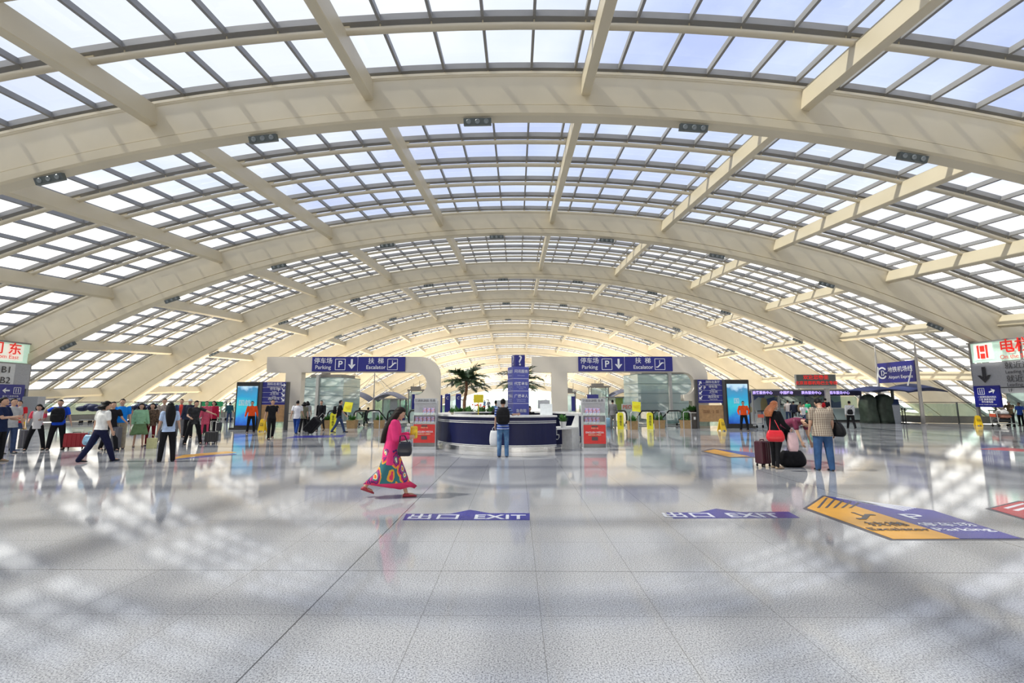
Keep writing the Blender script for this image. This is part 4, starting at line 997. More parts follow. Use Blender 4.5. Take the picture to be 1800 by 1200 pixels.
mark('pale blue floor strips in front of the left directory sign', [('blue_field', M_FBLUE, [(500, 770), (520, 766), (610, 764), (600, 768)], .004)], (550, 768))
mark('red floor arrow far right in front of the lift tower', [('red_field', M_FRED, [(1722, 789), (1765, 786), (1830, 792), (1830, 795)], .004)], (1770, 790))
# ------------------------------------------------------------------ people
def skin_mat(): return mat('skin', (.52, .31, .21), .5, var=.05, scale=9)
M_SKIN = skin_mat(); M_HAIR = mat('black_hair', (.008, .007, .007), .5, var=.3, scale=40, spec=.15); M_EYE = mat('eye_dark', (.02, .015, .015), .3); M_LIP = mat('lips', (.42, .14, .12), .5); M_SHOE = mat('black_shoe', (.015, .015, .016), .35)
_cm = {}
def cloth(name, col, **k):
    return mat('cloth_'+name, col, .85, var=.12, scale=14, bump=.15, spec=.15, **k)
def joints(h, p, female=False):
    s = h/1.72; J = {}
    lean = R(p.get('lean', 0)); hipz = .90; hw = .088; piv = Vector((0, 0, .93))
    Mt = Matrix.Rotation(-lean, 3, 'X')            # forward lean brings the chest to +y
    Ms = Matrix.Rotation(R(p.get('twist', 0)), 3, 'Z')
    def T(v): return piv + Mt @ (Ms @ (Vector(v)-piv))
    J['T'] = T
    low = 9
    for sd, q in ((-1, 'L'), (1, 'R')):
        a, kn = p.get('leg'+q, (0, 3)); sp = p.get('spread', 3)
        a = R(a); k = R(kn); spr = R(sp)*sd
        d1 = Vector((sin(spr), sin(a), -cos(a)*cos(spr))).normalized(); d2 = Vector((sin(spr)*.7, sin(a-k), -cos(a-k))).normalized()
        hp = Vector((sd*hw, 0, hipz)); kp = hp+d1*.42; an = kp+d2*.40
        J['hip'+q] = hp; J['knee'+q] = kp; J['ank'+q] = an
        fa = a-k; tilt = min(0, fa+R(25))*.9 if fa < R(-25) else 0      # heel lifts when the shank trails
        J['foot'+q] = tilt
        toe = an+Vector((0, cos(tilt)*.16, sin(tilt)*.16-.05)); low = min(low, an.z-.085, toe.z-.02)
    sw = .165 if female else .185
    for sd, q in ((-1, 'L'), (1, 'R')):
        pa, ab, el, inn = p.get('arm'+q, (0, 8, 8, 0))
        pa, ab, el, inn = R(pa), R(ab), R(el), R(inn)
        sh = T((sd*sw, 0, 1.40)); D = Vector((sd*sin(ab), sin(pa)*cos(ab), -cos(pa)*cos(ab)))
        D2 = Vector((sd*sin(ab-inn), sin(pa+el)*cos(ab-inn), -cos(pa+el)*cos(ab-inn)))
        if not p.get('free_arms'): pass
        J['sh'+q] = sh; J['el'+q] = sh+D*.28; J['wr'+q] = sh+D*.28+D2*.235; J['hd'+q] = D2.normalized()
    J['neck'] = T((0, .0, 1.45)); hl = R(p.get('head', 0)); hy = R(p.get('turn', 0))
    J['Mh'] = Matrix.Rotation(hy, 3, 'Z') @ Matrix.Rotation(-(lean*.55+hl), 3, 'X')
    J['head'] = T((0, .005, 1.455)) + J['Mh'] @ Vector((0, .02, .145))
    J['low'] = low; J['s'] = s
    return J
def sect(mb, T, rows, n=14):
    rs = []
    for z, rx, ry, yo in rows: rs.append([T((rx*cos(2*pi*i/n), yo+ry*sin(2*pi*i/n), z)) for i in range(n)])
    mb.rings(rs)
def chain(mb, pts, rr, seg=9):
    for a, b, ra, rb in zip(pts, pts[1:], rr, rr[1:]):
        if (b-a).length > 1e-4:
            q = [a.lerp(b, t) for t in (0, .33, .66, 1)]; mb.tube(q, [ra+(rb-ra)*t for t in (0, .33, .66, 1)], seg)
    for p_, r_ in zip(pts, rr): mb.ball(p_, r_*.995, seg, 6)
def remesh(o, vs, it=4):
    m = o.modifiers.new('remesh', 'REMESH'); m.mode = 'VOXEL'; m.voxel_size = vs; m.use_smooth_shade = True
    m = o.modifiers.new('smooth', 'SMOOTH'); m.factor = .5; m.iterations = it
def hand(mb, J, q, sd, grip):
    w_ = J['wr'+q]; d = J['hd'+q]; side = Vector((0, 1, 0)).cross(d)*sd
    if side.length < .2: side = Vector((1, 0, 0))
    fwd = d.cross(Vector((sd, 0, 0))).normalized()*(-sd if True else 1)
    lat = Vector((sd, 0, 0))
    lat = (lat - d*lat.dot(d)).normalized()           # away from the body: back of the hand
    ax = d.cross(lat).normalized()
    if ax.y < 0: ax = -ax                             # thumb side points forward
    c = w_+d*.045
    mb.rings([[w_+d*t+ax*(wy*cos(2*pi*i/10))+lat*(wl*sin(2*pi*i/10)) for i in range(10)] for t, wy, wl in ((-.01, .024, .02), (.03, .036, .016), (.08, .040, .014), (.092, .036, .012))])
    for k, (off, L) in enumerate(((.028, .066), (.010, .074), (-.009, .068), (-.027, .052))):
        b = w_+d*.085+ax*off; f = [b]; a0 = R(grip*.35 if grip else 8+3*k)
        dd = d
        for seg_, fr in enumerate((.45, .32, .23)):
            dd = (dd*cos(a0)-lat*sin(a0)).normalized(); f.append(f[-1]+dd*L*fr); a0 = R(grip*.8 if grip else 14)
        mb.tube(f, [.0095, .009, .0085, .0065], 6); mb.ball(f[-1], .007, 6, 4)
    t0 = w_+d*.03+ax*.028; t1 = t0+(d*.6+ax*.75-lat*.3).normalized()*.035; t2 = t1+(d*.9+ax*.3-lat*(.6 if grip else .2)).normalized()*.03
    mb.tube([t0, t1, t2], [.013, .0105, .008], 7); mb.ball(t2, .0082, 6, 4)
PEOPLE = []
def person(label, pos, hdg, h=1.7, pose={}, top=('tee', 'white', (.8, .8, .8)), bot=('trousers', 'black', (.015, .015, .018)), hair='short', shoes=None, female=False, fine=False, build=1., face=True, haircol=None, group=None, grip=(0, 0), bare=None):
    hdg += math.degrees(math.atan2(-pos[0], pos[1]))       # headings are given as seen from the entrance side
    J = joints(h, pose, female); s = J['s']; T = J['T']; B = build
    vs = .0075 if fine else .013
    base = Vector((pos[0], pos[1], pos[2] - J['low']*s if pose.get('seat') is None else pos[2]))
    mb = MB(); hwd = 1.0 if not female else .92
    sect(mb, T, [(.83, .135*B, .09*B, 0), (.93, .15*B, .10*B, -.005), (1.08, .122*B*hwd, .088*B, 0), (1.22, .14*B*hwd, .10*B, .005), (1.34, .155*B*hwd, .095*B, 0), (1.42, .12*hwd, .07, 0), (1.455, .06, .055, 0)])
    H = J['head']; Mh = J['Mh']
    chain(mb, [T((0, 0, 1.42)), H-Mh @ Vector((0, .02, .07))], [.052, .048])
    def hf(q):                                        # skull, jaw and chin
        k = 1-.22*max(0, -q.z)**1.5*(1 if abs(q.x) > 0 else 1)
        y = q.y*(1 if q.y > 0 else 1.08)
        return Vector((q.x*k, y*(1-.12*max(0, -q.z) if q.y < 0 else 1)+(.08*max(0, -q.z) if q.y > 0 else 0), q.z))
    mb.ball(H, (.073, .093, .113), 16, 12, Mh, fn=hf)
    mb.ball(H+Mh @ Vector((0, .095, -.018)), (.012, .016, .022), 8, 6, Mh)          # nose
    mb.ball(H+Mh @ Vector((0, .085, -.085)), (.025, .016, .016), 8, 6, Mh)          # chin
    for sd in (-1, 1): mb.ball(H+Mh @ Vector((sd*.073, -.005, -.01)), (.010, .018, .03), 8, 6, Mh)   # ears
    arms = top[0]
    for sd, q in ((-1, 'L'), (1, 'R')):
        chain(mb, [J['sh'+q], J['el'+q], J['wr'+q]], [.043*B, .036*B, .025])
        hand(mb, J, q, sd, grip[0 if q == 'L' else 1])
        chain(mb, [J['hip'+q], J['knee'+q], J['ank'+q]], [(.075 if bot[0] != 'skirt' else .062)*B, .05 if bot[0] != 'skirt' else .045, .034])
        f = J['foot'+q]; mb.ball(J['ank'+q]+Vector((0, .055*cos(f), -.045+.055*sin(f))), (.035, .10, .033), 10, 6, Matrix.Rotation(f, 3, 'X'))
    sc_ = lambda m_: [tuple(Vector(v)*s) for v in m_.v]
    def part(m_, name, mt, par, rem=None, smooth=True, it=4):
        m_.v = sc_(m_); o = m_.build(name, mt, par, smooth=smooth)
        if rem: remesh(o, rem, it)
        return o
    o = part(mb, 'person', M_SKIN, None, vs, it=2)
    o.location = base; o.rotation_euler = (0, 0, R(hdg)); tag(o, label, 'person', group); PEOPLE.append(o)
    # shirt, jacket or dress top
    kind, cn_, cc = top[0], top[1], top[2]; tm = cc if not isinstance(cc, tuple) else cloth(cn_, cc)
    e = {'tee': .016, 'polo': .016, 'blouse': .018, 'cardigan': .042}.get(kind, .03)
    hem = {'tee': .80, 'polo': .90, 'blouse': .80, 'jacket': .74, 'cardigan': .66, 'coat': .60}.get(kind, .82)
    hem = top[3] if len(top) > 3 else hem
    m = MB(); bw = B*hwd
    rows = [(hem, .16*bw+e+.012, .115*B+e+.008, -.003)] + ([(.88, .155*bw+e+.006, .112*B+e, -.003)] if hem < .86 else []) + [(.95, .147*bw+e+.006, .105*B+e, -.002), (1.08, .132*bw+e, .093*B+e, 0), (1.22, .146*bw+e, .105*B+e, .004), (1.34, .16*bw+e, .10*B+e*.8, 0), (1.42, .125*hwd+e, .072+e*.7, 0), (1.465, .062+e*.3, .058+e*.3, 0)]
    sect(m, T, rows, 18)
    for q in 'LR':
        a, b_, c = J['sh'+q], J['el'+q], J['wr'+q]
        if kind in ('tee', 'polo', 'jacketshort') or (kind == 'blouse'): chain(m, [a, a.lerp(b_, .62)], [.058*B+e*.5, .052*B+e*.5])
        elif kind == 'vest': pass
        else: chain(m, [a, b_, b_.lerp(c, .93)], [.052*B+e*.6, .045*B+e*.5, .032+e*.5])
    part(m, {'tee': 'shirt', 'polo': 'shirt', 'blouse': 'blouse', 'jacket': 'jacket', 'cardigan': 'cardigan', 'coat': 'coat'}.get(kind, 'shirt'), tm, o, vs*1.1)
    # lower clothing
    kind = bot[0]; bm_ = bot[2] if not isinstance(bot[2], tuple) else cloth(bot[1], bot[2])
    if kind in ('trousers', 'jeans', 'slim'):
        m = MB(); r = (.098, .074, .062) if kind != 'slim' else (.088, .058, .044)
        sect(m, lambda v: Vector(v), [(.80, .14*B, .10*B, -.005), (.86, .158*B, .115*B, -.01), (.93, .16*B, .112*B, -.006), (1.0, .148*B, .103*B, 0)], 16)
        for q in 'LR':
            hp, kp, an = J['hip'+q], J['knee'+q], J['ank'+q]
            chain(m, [hp-Vector((0, 0, .02)), hp.lerp(kp, .5), kp, kp.lerp(an, .45), an-(an-kp).normalized()*-.035], [r[0]*B, (r[0]*.55+r[1]*.45)*B, r[1]*B, (r[1]+r[2])/2*B, r[2]])
        part(m, 'trousers', bm_, o, vs*1.15)
    elif kind == 'skirt':
        ln, fl = bot[3], bot[4]; m = MB(); rs = []; N_ = 40
        mid = (J['ankL']+J['ankR'])/2; yspan = abs(J['ankL'].y-J['ankR'].y)/2
        for k in range(9):
            t = k/8; z = 1.0-(1.0-ln)*t; cyv = mid.y*t*.8
            rx = .15*B+(fl-.15)*t; ry = .105*B+(fl*.85-.105)*t+yspan*t*bot[5] if len(bot) > 5 else .105*B+(fl*.8-.105)*t
            ly = []
            for q in 'LR':
                pl_ = [J['hip'+q], J['knee'+q], J['ank'+q]]
                for a_, b_ in zip(pl_, pl_[1:]):
                    if b_.z <= z <= a_.z: ly.append(a_.lerp(b_, (a_.z-z)/(a_.z-b_.z)).y)
            if ly: cyv = (min(ly)+max(ly))/2; ry = max(ry*.6, (max(ly)-min(ly))/2+.105)
            rx = max(rx, .185 if t > .12 else rx); se = lambda v, p_: abs(v)**p_*(1 if v > 0 else -1)
            rs.append([(rx*se(cos(2*pi*i/N_), .6)*(1+.05*t*sin(i*2*pi/N_*9)), cyv+ry*se(sin(2*pi*i/N_), .85)*(1+.05*t*cos(i*2*pi/N_*9)), z+(.018*t*sin(i*2*pi/N_*5))) for i in range(N_)])
        inner = [[(x*.95, (y-cyv)*.95+cyv, z+.004) for x, y, z in r] for r in rs[::-1]]
        m.rings([r[::-1] for r in rs+inner[:-1]], caps=True); part(m, 'skirt', bm_, o)
    # shoes
    sm = shoes if shoes else M_SHOE
    for q in 'LR':
        m = MB(); f = J['foot'+q]; an = J['ank'+q]; Mr = Matrix.Rotation(f, 3, 'X')
        rs = []
        for y, wd, hh in ((-.075, .012, .02), (-.068, .030, .055), (-.03, .038, .085), (.03, .040, .07), (.08, .045, .052), (.13, .046, .042), (.165, .036, .034), (.182, .012, .02)):
            rs.append([an+Mr @ Vector((wd*cos(2*pi*i/10), y+.015, -.085+max(0, .5*hh+.5*hh*sin(2*pi*i/10)))) for i in range(10)])
        m.rings([r[::-1] for r in rs]); part(m, 'shoe', sm, o)
    # hair
    hm = haircol or M_HAIR
    m = MB()
    def cap(q, front=.25, side=-.15):
        r = 1.0
        if q.y > front and q.z < .55: r = .80
        elif q.y > -.05 and q.z < side+.15: r = .82
        elif q.z < -.55: r = .85
        return q*r
    if hair == 'cap':
        m.ball(H+Mh @ Vector((0, -.004, .03)), (.088, .108, .095), 16, 10, Mh, fn=lambda q: Vector((q.x, q.y, max(q.z, 0)))); m.ball(H+Mh @ Vector((0, .11, .035)), (.06, .055, .01), 12, 6, Mh)
        part(m, 'hat', cloth('cap', (.65, .65, .62)) if not haircol else haircol, o)
        m = MB(); m.ball(H+Mh @ Vector((0, -.01, .0)), (.080, .100, .105), 14, 10, Mh, fn=lambda q: cap(q)*(1 if q.z < .3 else .9)); part(m, 'hair', M_HAIR, o)
    elif hair != 'bald':
        big = {'short': 1.0, 'bob': 1.12, 'long': 1.08, 'pony': 1.03, 'wavy': 1.12}[hair]
        m.ball(H+Mh @ Vector((0, -.012, .018)), (.083*big, .103*big, .112*(1+(big-1)*.5)), 20, 14, Mh, fn=cap)
        if hair in ('bob', 'long', 'wavy'):
            L = {'bob': .06, 'long': .50, 'wavy': .20}[hair]; n = 8; rs = []
            back = H+Mh @ Vector((0, -.045, .02)); 
            low = T((0, -.135*B-.03, 1.40-max(0, L-.12))) if L > .1 else back+Mh @ Vector((0, -.02, -.14))
            for k in range(n+1):
                t = k/n; c = back.lerp(low, t)+Vector((0, -.055*sin(pi*t), 0)); wd = (.098*big)*(1+.30*sin(pi*t))*(1-.40*t*t if hair == 'long' else 1-.1*t); th = .095*(1-.4*t)
                rs.append([c+Vector((wd*cos(2*pi*i/14), th*sin(2*pi*i/14), 0)) for i in range(14)])
            m.rings([r[::-1] for r in rs])
        elif hair == 'pony': chain(m, [H+Mh @ Vector((0, -.10, .04)), H+Mh @ Vector((0, -.16, -.04)), H+Mh @ Vector((0, -.14, -.16))], [.03, .035, .012])
        oh = part(m, 'hair', hm, o); remesh(oh, vs*.9, 2)
    if face:
        for sd in (-1, 1):
            m = MB().ball(H+Mh @ Vector((sd*.030, .083, .008)), (.012, .007, .0065), 8, 5, Mh); part(m, 'eye', M_EYE, o)
        m = MB().ball(H+Mh @ Vector((0, .087, -.052)), (.023, .008, .007), 10, 5, Mh); part(m, 'mouth', M_LIP, o)
    Mw = Matrix.Translation(base) @ Matrix.Rotation(R(hdg), 4, 'Z')
    return {q: Mw @ (Vector(J[q])*s) for q in ('wrL', 'wrR', 'elL', 'elR', 'shL', 'shR', 'head', 'neck')} | {'M': Mw, 's': s, 'T': lambda v: Mw @ (T(v)*s), 'obj': o, 'hL': Mw @ ((J['wrL']+J['hdL']*.09)*s), 'hR': Mw @ ((J['wrR']+J['hdR']*.09)*s)}

# things people carry
def suitcase(loc, rz, w_, d, h, mt, label, handle=.35, lean=0, trim=None, frame=False):
    e = empty('suitcase', loc, rz); e.rotation_euler = (R(lean), 0, rz); tag(e, label, 'suitcase')
    m = MB(); m.rbox((0, 0, h/2+.05), (w_, d, h-.05), .05, seg=4); m.build('shell', mt, e)
    m = MB()
    for k in (-.3, -.1, .1, .3): m.box((w_*k, -d/2-.004, h/2+.05), (w_*.04, .014, h*.8)); m.box((w_*k, d/2+.004, h/2+.05), (w_*.04, .014, h*.8))
    m.build('ridge', trim or mt, e)
    if frame: MB().box((0, 0, h/2+.05), (.045, d+.03, h+.0)).box((0, -d/2-.02, h*.62), (.06, .02, .09)).build('metal_band', M_CHROME, e)
    for sx in (-1, 1):
        for sy in (-1, 1): MB().ball((sx*(w_/2-.05), sy*(d/2-.04), .032), (.02, .032, .032), 8, 6).box((sx*(w_/2-.05), sy*(d/2-.04), .06), (.03, .03, .03)).build('wheel', M_RUB, e)
    MB().tube([(-w_*.2, -.0, h+.02), (-w_*.17, 0, h+.055), (w_*.17, 0, h+.055), (w_*.2, 0, h+.02)], .012, 6).build('carry_handle', M_RUB, e)
    if handle: MB().tube([(-w_*.22, d*.32, h), (-w_*.22, d*.32, h+handle), (w_*.22, d*.32, h+handle), (w_*.22, d*.32, h)], .011, 6).build('pull_handle', M_CHROME, e)
    return e
def soft_bag(c, size, mt, label, name='bag', rz=0, strap=None, cat='bag', sag=.12, handles=True):
    e = empty(name, c, rz); tag(e, label, cat); w_, d, h = size; rs = []
    for j in range(8):
        t = j/7; f = (.78, .98, 1.04, 1.05, 1.02, .96, .88, .72)[j]; fd = (.8, 1.05, 1.1, 1.05, .95, .8, .6, .35)[j]; ring = []
        for i in range(18):
            a = 2*pi*i/18; cx = abs(cos(a))**.55*(1 if cos(a) > 0 else -1); sy = abs(sin(a))**.55*(1 if sin(a) > 0 else -1)
            ring.append((w_/2*cx*f, d/2*sy*fd, -h/2+h*t-(sag*h*.4*(1-cx*cx) if j == 7 else 0)))
        rs.append(ring)
    MB().rings(rs).build('body', mt, e, smooth=True)
    if handles: MB().tube([(-w_*.2, 0, h*.45), (-w_*.16, 0, h*.45+.09), (0, 0, h*.45+.13), (w_*.16, 0, h*.45+.09), (w_*.2, 0, h*.45)], .008, 6).build('handle', mt, e, smooth=True)
    if strap:
        Mi = Matrix.Rotation(-rz, 3, 'Z'); MB().tube([Mi @ (Vector(q)-Vector(c)) for q in strap], .011, 6, flat=.5).build('strap', mt, e, smooth=True)
    return e
def backpack(P_, mt, label, front=False, sz=(.32, .17, .46)):
    T = P_['T']; sg = 1 if front else -1; c = T((0, sg*.25, 1.20)); zr = P_['obj'].rotation_euler.z
    e = empty('backpack', c, zr); tag(e, label, 'backpack'); w_, d, h = sz; rs = []
    for j in range(9):
        t = j/8; f = (.7, .93, 1, 1.02, 1.02, 1, .95, .82, .5)[j]; rs.append([(w_/2*f*abs(cos(2*pi*i/18))**.6*(1 if cos(2*pi*i/18) > 0 else -1), d/2*f*abs(sin(2*pi*i/18))**.7*(1 if sin(2*pi*i/18) > 0 else -1), -h/2+h*t) for i in range(18)])
    MB().rings(rs).build('body', mt, e, smooth=True)
    MB().rbox((0, sg*d*.5, -h*.18), (w_*.75, .07, h*.4), .03).build('pocket', mt, e)
    for s_ in (-1, 1):
        MB().tube([(s_*.10, -sg*.05, h*.42), (s_*.13, -sg*.13, h*.52), (s_*.14, -sg*.27, h*.5), (s_*.15, -sg*.36, h*.2), (s_*.16, -sg*.32, -h*.2), (s_*.13, -sg*.08, -h*.38)], .018, 6, flat=.6).build('strap', mt, e, smooth=True)
    return e
def plaid_fn(t, co):
    sp = t.nodes.new('ShaderNodeSeparateXYZ'); t.links.new(co, sp.inputs[0])
    def ln(sock, per, wd, off=0): q = math_n(t, 'FLOORED_MODULO', math_n(t, 'ADD', sock, off), per); return math_n(t, 'LESS_THAN', q, wd)
    a = math_n(t, 'MAXIMUM', ln(sp.outputs[0], .042, .011), ln(sp.outputs[2], .042, .011)); b = math_n(t, 'MAXIMUM', ln(sp.outputs[0], .042, .006, .021), ln(sp.outputs[2], .042, .006, .021))
    return mixc(t, b, mixc(t, a, (.34, .28, .21), (.15, .10, .08)), (.50, .45, .36))
M_PLAID = nodes_mat('cloth_plaid', .8, plaid_fn)
def stripe_fn(t, co):
    sp = t.nodes.new('ShaderNodeSeparateXYZ'); t.links.new(co, sp.inputs[0]); q = math_n(t, 'FLOORED_MODULO', sp.outputs[2], .075)
    return mixc(t, math_n(t, 'LESS_THAN', q, .014), mixc(t, math_n(t, 'GREATER_THAN', q, .045), (.03, .09, .42), (.01, .03, .16)), (.65, .72, .85))
M_STRIPE = nodes_mat('cloth_stripe', .8, stripe_fn)
def ikat_fn(t, co):
    mp = t.nodes.new('ShaderNodeMapping'); mp.inputs['Scale'].default_value = (1.4, 1.4, .85); t.links.new(co, mp.inputs[0])
    n = t.nodes.new('ShaderNodeTexNoise'); n.inputs['Scale'].default_value = 6; t.links.new(mp.outputs[0], n.inputs['Vector'])
    v = t.nodes.new('ShaderNodeTexVoronoi'); v.inputs['Scale'].default_value = 4.8
    mm = t.nodes.new('ShaderNodeMix'); mm.data_type = 'VECTOR'; mm.inputs[0].default_value = .13; t.links.new(mp.outputs[0], mm.inputs[4]); t.links.new(n.outputs['Color'], mm.inputs[5]); t.links.new(mm.outputs[1], v.inputs['Vector'])
    r = t.nodes.new('ShaderNodeValToRGB'); r.color_ramp.interpolation = 'CONSTANT'
    ramp_set(r, [(0, (.75, .07, .01)), (.13, (.80, .25, .02)), (.19, (.82, .70, .52)), (.24, (.03, .24, .22)), (.30, (.42, .02, .18)), (.38, (.03, .02, .16)), (.44, (.72, .03, .12)), (.52, (.78, .36, .03)), (.62, (.03, .16, .18))])
    t.links.new(v.outputs['Distance'], r.inputs[0])
    sp = t.nodes.new('ShaderNodeSeparateXYZ'); t.links.new(co, sp.inputs[0])
    return mixc(t, math_n(t, 'LESS_THAN', sp.outputs[2], .30), r.outputs[0], (.70, .03, .13))
M_IKAT = nodes_mat('cloth_ikat', .75, ikat_fn)
def denim_fn(t, co):
    n = t.nodes.new('ShaderNodeTexNoise'); n.inputs['Scale'].default_value = 5; t.links.new(co, n.inputs['Vector'])
    r = t.nodes.new('ShaderNodeValToRGB'); ramp_set(r, [(.35, (.035, .09, .22)), (.55, (.07, .17, .33)), (.7, (.16, .29, .45))]); t.links.new(n.outputs[0], r.inputs[0]); return r.outputs[0]
M_DENIM = nodes_mat('cloth_denim', .8, denim_fn)
M_DENIMD = mat('cloth_dark_denim', (.025, .05, .13), .8, var=.25, scale=8)
NAVY = ('trousers', 'navy', (.012, .016, .05)); BLK = ('trousers', 'black', (.012, .012, .014)); KHA = ('trousers', 'khaki', (.35, .30, .22)); GRYT = ('trousers', 'greyt', (.20, .20, .21))
JEAN = ('jeans', 'denim', M_DENIM); JEAND = ('jeans', 'dark', M_DENIMD)
STAND = dict(legL=(2, 3), legR=(-2, 3), armL=(2, 9, 12, 0), armR=(4, 9, 14, 0))
WALK = dict(legL=(24, 6), legR=(-18, 14), armL=(-18, 8, 10, 0), armR=(20, 8, 18, 0), spread=1, lean=3)
WALK2 = dict(legR=(24, 6), legL=(-18, 14), armR=(-18, 8, 10, 0), armL=(20, 8, 18, 0), spread=1, lean=3)
def merge(a, **k): d = dict(a); d.update(k); return d
def at(px_, py_): g = G(px_, py_); return (g.x, g.y, 0)
def hgt(px_, py_, ytop): return A(px_, ytop, G(px_, py_).y).z
W_BAGW = mat('white_plastic_bag', (.75, .76, .77), .35)
BKL = mat('black_nylon', (.010, .010, .012), .6, var=.3, spec=.15)

# --- the woman in pink walking across the foreground
M_PINK = mat('cloth_pink', (.78, .035, .19), .8, var=.06, scale=10)
q = person('woman in a bright pink cardigan and colourful long skirt walking past the desk', at(686, 873), -90, 1.63, dict(legL=(-22, 26), legR=(22, 4), armL=(10, 6, 92, 22), armR=(6, 6, 88, 22), lean=4, head=28, spread=0), ('cardigan', 'pink', M_PINK, .64), ('skirt', 'ikat', M_IKAT, .22, .19, .55), 'long', shoes=mat('red_shoe', (.35, .03, .05), .5), female=True, fine=True, haircol=mat('brown_hair', (.016, .009, .007), .5, var=.3, scale=30, spec=.2), grip=(40, 40))
c = (q['hL']+q['hR'])/2; f = Vector((1, 0, 0))
MB().rbox((0, 0, 0), (.13, .09, .22), .04).build('snack_packet', mat('yellow_packet', (.85, .52, .02), .4, var=.35, scale=18), None, c+Vector((.02, 0, .05)))
o = bpy.context.scene.objects.get('snack_packet') or COL.objects[-1]; tag(o, 'yellow packet held by the woman in pink', 'packet')
soft_bag(q['elR']+Vector((.17, -.02, -.17)), (.24, .12, .25), mat('black_leather', (.012, .012, .022), .3), 'round dark navy handbag on the arm of the woman in pink', 'handbag', rz=R(10), strap=[q['elR']+Vector((.08, -.05, -.10)), q['elR']+Vector((.09, -.03, .05)), q['elR']+Vector((.16, 0, .05)), q['elR']+Vector((.24, -.03, -.10))], handles=False)

# --- at the desk
q = person('man in a blue striped shirt and jeans leaning on the information desk', at(884, 803), 0, 1.72, dict(legL=(3, 4), legR=(2, 4), armL=(8, 6, 6, 0), armR=(52, 22, 40, -20), lean=5, spread=2), ('tee', 'stripe', M_STRIPE), JEAN, 'short', fine=True, face=False, grip=(60, 10), build=1.02, shoes=mat('dark_trainer', (.02, .025, .05), .5))
backpack(q, BKL, 'black backpack worn by the man leaning on the information desk', sz=(.40, .20, .50))
soft_bag(q['hL']+Vector((-.02, -.02, -.27)), (.27, .14, .46), W_BAGW, 'white plastic bag held by the man at the information desk', 'carrier_bag')
dY = DC.y
person('clerk in a white shirt sitting inside the left side of the round desk', (A(793, 700, 18.9).x, 18.9, -.33), 60, 1.60, STAND, ('tee', 'white', (.72, .72, .70)), BLK, 'short')
person('clerk in a dark shirt inside the desk right of the blue pillar', (A(930, 700, 19.2).x, 19.2, -.22), 195, 1.66, merge(STAND, head=18), ('tee', 'black', (.02, .02, .022)), BLK, 'short')
person('person in a pale blue shirt behind the rear desk counter', (A(872, 700, 21.6).x, 21.6, 0), 20, 1.66, STAND, ('tee', 'paleblue', (.25, .42, .68)), BLK, 'short')
person('dark-haired person in pink inside the desk beside the customer', (A(876, 700, 17.0).x-.15, 17.4, -.25), 0, 1.60, merge(STAND, head=15), ('tee', 'rose', (.70, .18, .22)), BLK, 'bob', face=False)

# --- the group with luggage at the right
q = person('woman with copper hair in black with a red shoulder bag', at(1366, 823), -45, 1.66, dict(legL=(2, 3), legR=(-4, 5), armL=(8, 8, 14, 0), armR=(22, 6, 34, 10), head=12, spread=2), ('jacket', 'black', (.012, .012, .014), .78), ('slim', 'blacklegs', (.012, .012, .014)), 'wavy', female=True, fine=True, haircol=mat('copper_hair', (.42, .13, .04), .4, var=.3, scale=30), shoes=mat('beige_shoe', (.30, .22, .14), .5), grip=(0, 30))
M_REDL = mat('red_leather', (.62, .015, .025), .3)
hp = A(1363, 768, 11.15)+Vector((0, 0, .03)); soft_bag(hp, (.38, .14, .27), M_REDL, 'red shoulder bag of the woman with copper hair', 'shoulder_bag', rz=R(-12), strap=[hp+Vector((-.13, .0, .1)), q['shL']+Vector((0, -.10, -.05)), q['shL']+Vector((.03, 0, .06)), q['shL']+Vector((.05, -.09, -.05)), hp+Vector((.13, .0, .1))], handles=False)
soft_bag(q['hR']+Vector((-.02, -.05, -.27)), (.24, .13, .46), mat('pink_bag', (.80, .55, .56), .4), 'pale pink bag held by the woman with copper hair', 'carrier_bag')
g = at(1354, 824); suitcase((g[0]+.06, g[1]+.42, 0), R(20), .34, .24, .62, mat('maroon_shell', (.07, .015, .025), .35), 'maroon suitcase beside the woman with copper hair', handle=0)
q = person('man in a maroon shirt bending over a black bag', at(1380, 811), -125, 1.86, dict(legL=(10, 10), legR=(-4, 10), armL=(8, 4, 6, 0), armR=(14, 4, 10, 0), lean=76, head=60, spread=6), ('tee', 'maroon', mat('cloth_maroon', (.16, .012, .05), .55)), BLK, 'short', fine=True, grip=(40, 40))
g = at(1399, 822); soft_bag((g[0]+.04, g[1]+.2, .21), (.60, .34, .40), BKL, 'black holdall standing open on the floor under the bending man', 'holdall', sag=.2)
q = person('man in a checked shirt and blue jeans with a black bag', at(1451, 827), 22, 1.76, dict(legL=(3, 3), legR=(0, 3), armL=(6, 8, 10, 4), armR=(2, 8, 6, 0), head=32, spread=4), ('jacketshort', 'plaid', M_PLAID, .80), ('jeans', 'dark', mat('cloth_blue_jean', (.03, .09, .22), .8, var=.25, scale=6)), 'short', fine=True, face=False, build=1.18, grip=(20, 20), shoes=M_SHOE)
hp = q['T']((.30, .02, .98)); soft_bag(hp+Vector((.03, -.02, -.02)), (.17, .32, .34), BKL, 'black shoulder bag hanging at the hip of the man in the checked shirt', 'shoulder_bag', rz=R(22), strap=[hp+Vector((0, -.1, .12)), q['shR']+Vector((.03, -.05, .02)), q['shR']+Vector((-.02, .03, .08)), hp+Vector((.02, .1, .12))], handles=False)

